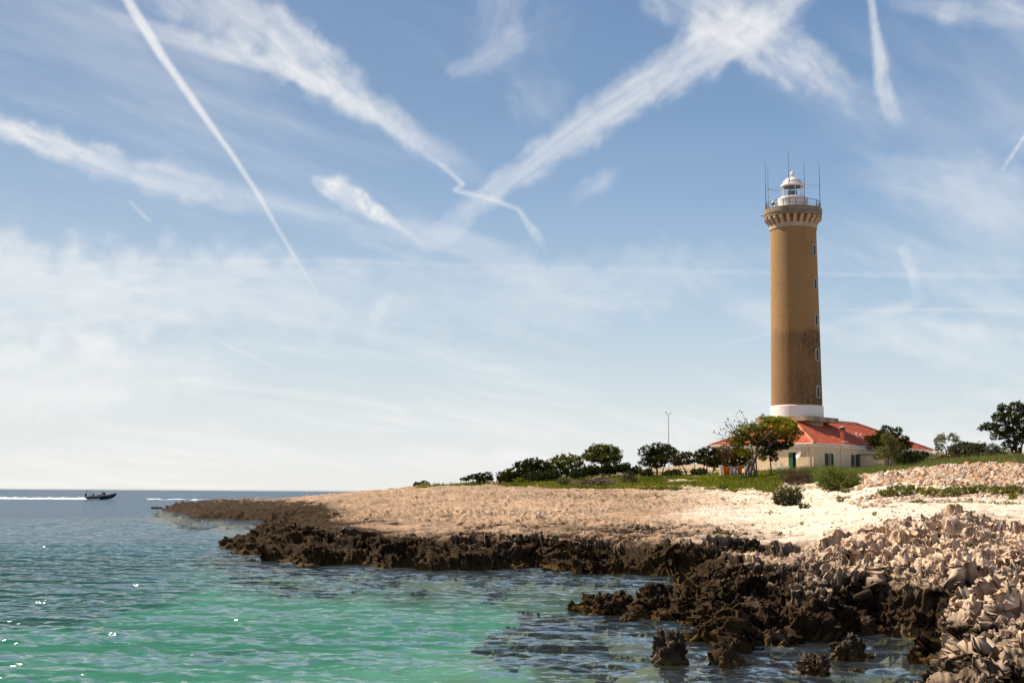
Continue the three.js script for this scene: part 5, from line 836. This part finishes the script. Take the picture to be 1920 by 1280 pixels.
{
  const c = ground(1112, 914), B = thing('brush_pile', 'heap of grey dead branches on the grass below the pines', 'brush pile', [c.x, c.y, c.z]); reseed(611);
  const mats = [greyBark, std(lin(0.19, 0.12, 0.085), 0.95), std(lin(0.10, 0.06, 0.045), 0.95)], k = -c.z / FOCAL;
  for (let i = 0; i < 130; i++) { const t = rr(-1, 1), x = t * 36 * k + rr(-0.3, 0.3), top = (0.35 + 0.65 * sstep(-1, 0.55, t) * (1 - sstep(0.6, 1.05, t))) * 20 * k, y = rnd() * top, a = rr(-0.55, 0.65), l = rr(0.5, 1.4), dz = rr(-0.9, 0.9) * (1 - y / (22 * k)); part('branch', rod([x - l * Math.cos(a), Math.max(0, y - l * Math.sin(a) * 0.45), dz + rr(-0.4, 0.4)], [x + l * Math.cos(a), y + l * Math.sin(a) * 0.45, dz + rr(-0.4, 0.4)], rr(0.025, 0.05), 0.012, 4), mats[i % 3], B); }
}
{
  const p = atDepth(1254.5, 888, 170), y1 = atDepth(1254.5, 776, 170).y; p.y = groundY(p.x, p.z);
  const m = thing('weather_mast', 'thin grey weather mast with wind gauges rising behind the dark pine', 'mast', p.toArray()), h = y1 - p.y;
  part('pole', rod([0, -0.2, 0], [0, h, 0], 0.06, 0.045, 8), std(lin(0.5, 0.5, 0.5), 0.4, { metalness: 0.3 }), m); part('cross_arm', rod([-0.3, h - 0.05, 0], [0.3, h - 0.05, 0], 0.022), greyMetal, m);
  part('wind_vane', merge([rod([-0.28, h - 0.05, 0], [-0.28, h + 0.22, 0], 0.015), box(0.2, 0.12, 0.015, -0.34, h + 0.22, 0), rod([-0.24, h + 0.2, 0], [-0.1, h + 0.2, 0], 0.01)]), greyMetal, m);
  part('cup_anemometer', merge([rod([0.28, h - 0.05, 0], [0.28, h + 0.18, 0], 0.015), ...[0, 2.1, 4.2].map((a) => new THREE.SphereGeometry(0.05, 6, 4).translate(0.28 + Math.cos(a) * 0.11, h + 0.2, Math.sin(a) * 0.11)), rod([0.17, h + 0.2, 0], [0.39, h + 0.2, 0], 0.008)]), greyMetal, m);
  for (const [x, z] of [[-1.4, 0.6], [1.5, 0.4], [0, -1.6]]) part('guy_wire', rod([0, h * 0.93, 0], [x * 1.3, 0.1, z * 1.3], 0.006, 0.006, 3), greyMetal, m);
}
{
  const p = atDepth(1066.5, 862, 172), f = thing('pennant', 'tiny red pennant on a thin pole above the yellowish shrub', 'flag', [p.x, groundY(p.x, p.z), p.z]), y0 = groundY(p.x, p.z), y1 = atDepth(1066.5, 846, 172).y - y0;
  part('pole', rod([0, -0.1, 0], [0, y1, 0], 0.025, 0.02, 5), greyMetal, f);
  const sh = new THREE.Shape([[0, 0], [0.5, -0.42], [0.28, -0.5], [0.05, -0.55]].map((q) => new THREE.Vector2(...q))); part('cloth', new THREE.ExtrudeGeometry(sh, { depth: 0.012, bevelEnabled: false }).translate(0.02, y1 - 0.1, 0), std(lin(0.72, 0.10, 0.04), 0.8, { side: THREE.DoubleSide }), f);
}
{ // washing line
  const d = 156, a = atDepth(1352, 874, d), b = atDepth(1397, 872, d), L = thing('washing_line', 'rope washing line strung beside the leaning pine', 'washing line', [a.x, 0, a.z]), mid = (t) => { const p = a.clone().lerp(b, t).sub(new THREE.Vector3(a.x, 0, a.z)); p.y -= 0.12 * Math.sin(t * Math.PI); return p; };
  part('rope', new THREE.TubeGeometry(new THREE.CatmullRomCurve3([0, 0.25, 0.5, 0.75, 1].map(mid)), 16, 0.012, 4), std(lin(0.6, 0.55, 0.5), 0.9), L);
  for (const p of [a, b]) part('post', rod([p.x - a.x, groundY(p.x, p.z) - 0.2, p.z - a.z], [p.x - a.x, p.y + 0.05, p.z - a.z], 0.04, 0.035, 6), greyMetal, L);
  const cloth = (px0, px1, py1, color, label, name, cat) => { // hangs from the rope in folds
    const t0 = (px0 - 1352) / 45, t1 = (px1 - 1352) / 45, bot = atDepth(px0, py1, d).y, pos = [], idx = [], nx = 14, ny = 8;
    for (const s of [0, 1]) for (let j = 0; j <= ny; j++) for (let i = 0; i <= nx; i++) { const p = mid(mix(t0, t1, i / nx)), v = j / ny, fold = Math.sin(i * 1.15 + px0) * 0.07 * (0.3 + v) + 0.03 * Math.sin(i * 2.7) * v; pos.push(p.x, mix(p.y + 0.02, bot + 0.05 * Math.sin(i * 0.7), v), p.z + fold + (s ? 0.012 : 0)); }
    const N = (nx + 1) * (ny + 1); for (let s = 0; s < 2; s++) for (let j = 0; j < ny; j++) for (let i = 0; i < nx; i++) { const q = s * N + j * (nx + 1) + i, r = q + nx + 1; s ? idx.push(q, r, q + 1, q + 1, r, r + 1) : idx.push(q, q + 1, r, q + 1, r + 1, r); }
    const g = new THREE.BufferGeometry(); g.setAttribute('position', new THREE.Float32BufferAttribute(pos, 3)); g.setIndex(idx); g.computeVertexNormals();
    const m = part(numbered(name), g, std(color, 0.9, { side: THREE.DoubleSide }), scene); m.position.set(a.x, 0, a.z); tag(m, label, cat, 'washing on the line'); };
  cloth(1356, 1363, 892, lin(0.75, 0.16, 0.02), 'orange towel at the left end of the washing line', 'towel', 'towel'); cloth(1363, 1369, 893, lin(0.68, 0.19, 0.04), 'second orange towel, next to the lilac sheet', 'towel', 'towel'); cloth(1369.5, 1376, 892, lin(0.62, 0.50, 0.58), 'lilac printed sheet hanging on the washing line', 'sheet', 'sheet'); cloth(1377, 1382.5, 892, lin(0.70, 0.62, 0.66), 'pale sheet between the lilac one and the orange towel', 'sheet', 'sheet'); cloth(1383, 1391.5, 890, lin(0.78, 0.19, 0.02), 'bright orange towel at the right end of the line', 'towel', 'towel');
  const gp = atDepth(1353, 893, 157), G = thing('white_gate_pillar', 'white pillar with green edge left of the washing', 'pillar', [gp.x, groundY(gp.x, gp.z) - 0.1, gp.z], houseTurn); part('pillar', box(0.34, 1.45, 0.34, 0, 0.72, 0), whitePaint, G); part('cap', box(0.42, 0.08, 0.42, 0, 1.49, 0), whitePaint, G); part('gate_stile', box(0.06, 1.3, 0.06, -0.22, 0.7, 0.1), greenPaint, G);
  const pp = atDepth(1411, 879, 152), Pb = thing('purple_bag', 'small purple and white bag hung among the pine stems', 'bag', [pp.x, pp.y, pp.z]); part('sack', new THREE.SphereGeometry(0.18, 10, 8).scale(0.85, 1.3, 0.7).translate(0, -0.05, 0), std(lin(0.28, 0.12, 0.4), 0.85), Pb); part('lid', new THREE.SphereGeometry(0.13, 10, 6, 0, 6.3, 0, 1.6).translate(0, 0.14, 0), whitePaint, Pb); part('cord', rod([0, 0.2, 0], [0.05, 0.9, 0], 0.01), blackMetal, Pb);
}
for (const [px, lab, turn] of [[1456, 'white slatted garden chair nearer the pine', 0.4], [1466, 'white slatted garden chair by the low fence', -0.3]]) { // garden chairs by the end wall
  const p = atDepth(px, 882, 158); const y = groundY(p.x, p.z), c = thing('garden_chair', lab + ' before the end wall', 'chair', [p.x, Math.max(y, 5.35), p.z], turn, 'white garden chairs'), m = whiteMetal;
  part('seat', box(0.5, 0.04, 0.48, 0, 0.44, 0), m, c); for (const [x, z] of [[-1, -1], [1, -1], [-1, 1], [1, 1]]) part('leg', rod([x * 0.26, 0, z * 0.25], [x * 0.22, 0.44, z * 0.21], 0.025, 0.025, 5), m, c);
  for (let k = 0; k < 5; k++) part('back_slat', box(0.06, 0.5, 0.02, -0.2 + k * 0.1, 0.72, -0.24), m, c); part('back_rail', box(0.52, 0.06, 0.03, 0, 0.98, -0.245), m, c); for (const s of [-1, 1]) part('armrest', box(0.05, 0.03, 0.46, s * 0.26, 0.66, 0), m, c);
}
{ const p = atDepth(1473, 882, 159), F = thing('low_fence', 'low white picket fence beside the green door', 'fence', [p.x, Math.max(groundY(p.x, p.z), 5.3), p.z], 0.2); for (let k = 0; k < 7; k++) part('picket', box(0.07, 0.75, 0.03, -0.55 + k * 0.18, 0.37, 0), whiteMetal, F); part('rail', box(1.3, 0.06, 0.025, 0, 0.6, -0.03), whiteMetal, F); part('rail', box(1.3, 0.06, 0.025, 0, 0.2, -0.03), whiteMetal, F); }

// ---------------------------------------------------------------- the boat
function figure(bones, res, size) { // one continuous body from tapered bones [ax, ay, az, ra, bx, by, bz, rb], joined smoothly
  const mc = new MarchingCubes(res, new THREE.MeshStandardMaterial(), false, false, 60000); mc.isolation = 0; const a = new THREE.Vector3(), b = new THREE.Vector3(), p = new THREE.Vector3();
  for (let k = 0; k < res; k++) for (let j = 0; j < res; j++) for (let i = 0; i < res; i++) {
    p.set((i / res * 2 - 1) * size, (j / res * 2 - 1) * size, (k / res * 2 - 1) * size); let d = 9;
    for (const q of bones) { a.set(q[0], q[1], q[2]); b.set(q[4], q[5], q[6]); const ab = b.clone().sub(a), t = clamp(p.clone().sub(a).dot(ab) / ab.lengthSq(), 0, 1), e = p.distanceTo(a.clone().addScaledVector(ab, t)) - mix(q[3], q[7], t), h = Math.max(0.05 - Math.abs(d - e), 0) / 0.05; d = Math.min(d, e) - h * h * 0.0125; }
    mc.field[i + j * res + k * res * res] = -d;
  }
  mc.update(); const n = mc.count, pos = new Float32Array(mc.positionArray.subarray(0, n * 3)), g = new THREE.BufferGeometry(); for (let i = 0; i < pos.length; i++) pos[i] *= size;
  g.setAttribute('position', new THREE.BufferAttribute(pos, 3)); const m = mergeVertices(g, 1e-4); m.computeVertexNormals(); return m;
}
{
  const at = atHeight(189, 936.3, 0), B = thing('inflatable_boat', 'dark rigid inflatable speedboat racing right, trailing a white wake', 'boat', [at.x, -0.12, at.z], 0.1);
  B.rotation.z = 0.045; B.scale.set(1, 1.22, 1);
  const dark = std(lin(0.012, 0.012, 0.018), 0.45), rubber = std(lin(0.022, 0.02, 0.026), 0.55), orange = std(lin(0.5, 0.14, 0.04), 0.7), grey = std(lin(0.25, 0.24, 0.23), 0.6);
  // hull: sections from stern to bow
  const secs = [[-3.6, 0.85, 0.05], [-1.5, 0.9, 0.0], [0.8, 0.85, 0.05], [2.4, 0.6, 0.16], [3.3, 0.28, 0.45], [3.8, 0.04, 0.85]], pos = [], idx = [];
  secs.forEach(([x, w, keel]) => pos.push(x, 0.75 + (x > 1 ? (x - 1) * 0.09 : 0), -w, x, keel + 0.28, -w * 0.85, x, keel, 0, x, keel + 0.28, w * 0.85, x, 0.75 + (x > 1 ? (x - 1) * 0.09 : 0), w));
  for (let s = 0; s + 1 < secs.length; s++) for (let k = 0; k < 4; k++) { const a = s * 5 + k, b = a + 5; idx.push(a, b, a + 1, b, b + 1, a + 1); }
  idx.push(0, 1, 2, 0, 2, 3, 0, 3, 4); const hg = new THREE.BufferGeometry(); hg.setAttribute('position', new THREE.Float32BufferAttribute(pos, 3)); hg.setIndex(idx); hg.computeVertexNormals(); part('hull', hg, std(lin(0.012, 0.012, 0.018), 0.35, { side: THREE.DoubleSide }), B);
  for (const s of [-1, 1]) part('tube', new THREE.TubeGeometry(new THREE.CatmullRomCurve3([[-3.9, 0.72, s * 0.95], [-1.5, 0.74, s * 1.02], [1, 0.8, s * 0.98], [2.6, 0.95, s * 0.68], [3.5, 1.1, s * 0.3], [3.85, 1.18, s * 0.02]].map((p) => new THREE.Vector3(...p))), 30, 0.25, 10), rubber, B);
  part('rubbing_strake', new THREE.TubeGeometry(new THREE.CatmullRomCurve3([[-3.8, 0.74, 1.2], [-1.5, 0.76, 1.27], [1, 0.82, 1.23], [2.6, 0.97, 0.93]].map((p) => new THREE.Vector3(...p))), 20, 0.03, 5), grey, B);
  part('deck', box(6.2, 0.06, 1.6, -0.6, 0.62, 0), grey, B);
  const con = new THREE.Group(); con.name = 'console'; con.position.set(0.75, 0.64, 0); B.add(con); part('pod', new THREE.CylinderGeometry(0.3, 0.5, 1.0, 8).translate(0, 0.5, 0), dark, con); part('windscreen', new THREE.BoxGeometry(0.03, 0.42, 0.7).rotateZ(0.5).translate(0.18, 1.15, 0), darkGlass, con); part('steering_wheel', new THREE.TorusGeometry(0.17, 0.02, 5, 14).rotateY(Math.PI / 2).rotateZ(-0.4).translate(-0.32, 0.95, 0), blackMetal, con);
  part('jockey_seat', box(1.0, 0.5, 0.45, -0.5, 0.9, 0), dark, B); part('bow_bag', new THREE.CapsuleGeometry(0.2, 1.1, 4, 8).rotateZ(Math.PI / 2).translate(2.1, 0.98, 0), orange, B); part('stern_locker', box(0.7, 0.36, 1.0, -2.3, 0.84, 0), orange, B);
  const eng = new THREE.Group(); eng.name = 'outboard_engine'; eng.position.set(-3.9, 0.75, 0); B.add(eng); part('cowling', new THREE.CapsuleGeometry(0.26, 0.35, 5, 10).scale(1.2, 1, 0.85).translate(-0.1, 0.42, 0), blackMetal, eng); part('leg', box(0.2, 1.0, 0.14, -0.1, -0.3, 0), blackMetal, eng);
  const fr = new THREE.Group(); fr.name = 'stern_frame'; B.add(fr); for (const s of [-1, 1]) part('upright', rod([-2.9, 0.85, s * 0.75], [-3.1, 2.2, s * 0.55], 0.035), greyMetal, fr); part('crossbar', rod([-3.1, 2.2, -0.55], [-3.1, 2.2, 0.55], 0.035), greyMetal, fr); part('white_light', new THREE.SphereGeometry(0.1, 8, 6).translate(-2.35, 2.55, 0), whiteMetal, fr); part('light_pole', rod([-2.9, 1.0, 0], [-2.35, 2.5, 0], 0.02), greyMetal, fr);
  const fl = new THREE.Group(); fl.name = 'stern_flag'; B.add(fl); part('staff', rod([-3.3, 0.9, 0.2], [-3.55, 2.3, 0.2], 0.018), greyMetal, fl); part('cloth', new THREE.BoxGeometry(0.42, 0.26, 0.012).rotateZ(0.3).translate(-3.75, 2.05, 0.2), std(lin(0.45, 0.04, 0.03), 0.85), fl);
  const skin = std(lin(0.36, 0.2, 0.13), 0.7);
  const clothes = (g, list) => { const p = g.attributes.position, col = new Float32Array(p.count * 3); for (let i = 0; i < p.count; i++) col.set(list(p.getX(i), p.getY(i), p.getZ(i)), i * 3); g.setAttribute('color', new THREE.BufferAttribute(col, 3)); return g; };
  const stand = figure([[0, -0.02, 0, 0.13, 0, 0.2, 0, 0.15], [0, 0.2, 0, 0.15, 0.02, 0.42, 0, 0.14], [0.02, 0.45, 0, 0.07, 0.04, 0.56, 0, 0.055], [0.05, 0.64, 0, 0.095, 0.06, 0.7, 0, 0.09], [0, 0.42, 0.17, 0.065, 0.16, 0.2, 0.22, 0.05], [0.16, 0.2, 0.22, 0.05, 0.4, 0.22, 0.14, 0.04], [0, 0.42, -0.17, 0.065, 0.16, 0.2, -0.22, 0.05], [0.16, 0.2, -0.22, 0.05, 0.4, 0.22, -0.14, 0.04], [0, -0.02, 0.09, 0.1, 0.03, -0.45, 0.11, 0.07], [0.03, -0.45, 0.11, 0.07, -0.02, -0.85, 0.11, 0.05], [-0.02, -0.87, 0.11, 0.05, 0.14, -0.9, 0.12, 0.04], [0, -0.02, -0.09, 0.1, 0.03, -0.45, -0.11, 0.07], [0.03, -0.45, -0.11, 0.07, -0.02, -0.85, -0.11, 0.05], [-0.02, -0.87, -0.11, 0.05, 0.14, -0.9, -0.12, 0.04], [0, 0.4, 0.15, 0.07, 0, 0.4, -0.15, 0.07]], 44, 1.0);
  clothes(stand, (x, y) => (y > 0.55 ? (y > 0.7 ? [0.02, 0.018, 0.018] : [0.36, 0.2, 0.13]) : y > -0.02 ? [0.55, 0.48, 0.36] : [0.03, 0.03, 0.04]));
  const vm = std(0xffffff, 0.85, { vertexColors: true }), p1 = part(numbered('person'), stand, vm, scene); p1.position.set(at.x + 0.05, 1.59, at.z - 0.02); p1.rotation.y = 0.1; tag(p1, 'person in pale top standing at the wheel of the speedboat', 'person');
  const sit = figure([[0, -0.3, 0, 0.14, 0.0, -0.05, 0, 0.14], [0, -0.05, 0, 0.14, 0.03, 0.15, 0, 0.13], [0.03, 0.2, 0, 0.065, 0.05, 0.3, 0, 0.055], [0.06, 0.38, 0, 0.095, 0.07, 0.44, 0, 0.09], [0, 0.15, 0.16, 0.06, 0.1, -0.1, 0.2, 0.05], [0.1, -0.1, 0.2, 0.05, 0.32, -0.18, 0.14, 0.04], [0, 0.15, -0.16, 0.06, 0.1, -0.1, -0.2, 0.05], [0.1, -0.1, -0.2, 0.05, 0.32, -0.18, -0.14, 0.04], [0, -0.32, 0.09, 0.1, 0.42, -0.3, 0.12, 0.07], [0.42, -0.3, 0.12, 0.07, 0.44, -0.7, 0.12, 0.05], [0.44, -0.72, 0.12, 0.045, 0.6, -0.74, 0.12, 0.035], [0, -0.32, -0.09, 0.1, 0.42, -0.3, -0.12, 0.07], [0.42, -0.3, -0.12, 0.07, 0.44, -0.7, -0.12, 0.05], [0.44, -0.72, -0.12, 0.045, 0.6, -0.74, -0.12, 0.035], [0, 0.13, 0.14, 0.065, 0, 0.13, -0.14, 0.065]], 40, 0.85);
  clothes(sit, (x, y) => (y > 0.28 ? (y > 0.44 ? [0.02, 0.018, 0.018] : [0.36, 0.2, 0.13]) : y > -0.25 ? [0.03, 0.035, 0.05] : [0.10, 0.09, 0.08]));
  const p2 = part(numbered('person'), sit, vm, scene); p2.position.set(at.x - 2.2, 1.42, at.z + 0.2); p2.rotation.y = 0.1; tag(p2, 'person in dark clothes sitting on the stern locker of the speedboat', 'person');
  // wake: low ridges of foam on the water
  const foam = std(lin(0.86, 0.87, 0.88), 0.95), ridge = (x0, x1, z, w, h0, h1, gap) => { const ps = [], ix = [], n = Math.ceil(Math.abs(x1 - x0) / 0.3), m = 10; for (let i = 0; i <= n; i++) for (let j = 0; j <= m; j++) { const t = i / n, v = j / m * 2 - 1, x = mix(x0, x1, t), h = mix(h0, h1, Math.sqrt(t)) * Math.max(0, 1 - v * v) * (0.55 + 0.6 * (noise3(x * 1.1, v * 2, 5) * 0.5 + 0.5)) - gap * Math.max(0, noise3(x * 0.45, 2, v) + 0.15); ps.push(x, h - 0.02 + 0.05 * noise3(x * 4, v * 5, 2), z + v * w * (0.6 + t * 0.8)); } for (let i = 0; i < n; i++) for (let j = 0; j < m; j++) { const a = i * (m + 1) + j, b = a + m + 1; ix.push(a, a + 1, b, a + 1, b + 1, b); } const g = new THREE.BufferGeometry(); g.setAttribute('position', new THREE.Float32BufferAttribute(ps, 3)); g.setIndex(ix); g.computeVertexNormals(); return g; };
  setting('wake_foam', ridge(at.x - 0.2, at.x - 44, at.z + 0.4, 1.3, 0.62, 0.42, 0), std(lin(0.86, 0.87, 0.88), 0.95, { side: THREE.DoubleSide }), 'stuff', 'white foam thrown up behind the speedboat');
  setting('wake_foam', ridge(at.x + 5, at.x + 22, at.z - 26, 0.8, 0.22, 0.15, 0.3), std(lin(0.8, 0.82, 0.84), 0.95, { side: THREE.DoubleSide }), 'stuff', 'broken line of old foam ahead of the speedboat');
}

renderer.render(scene, camera);
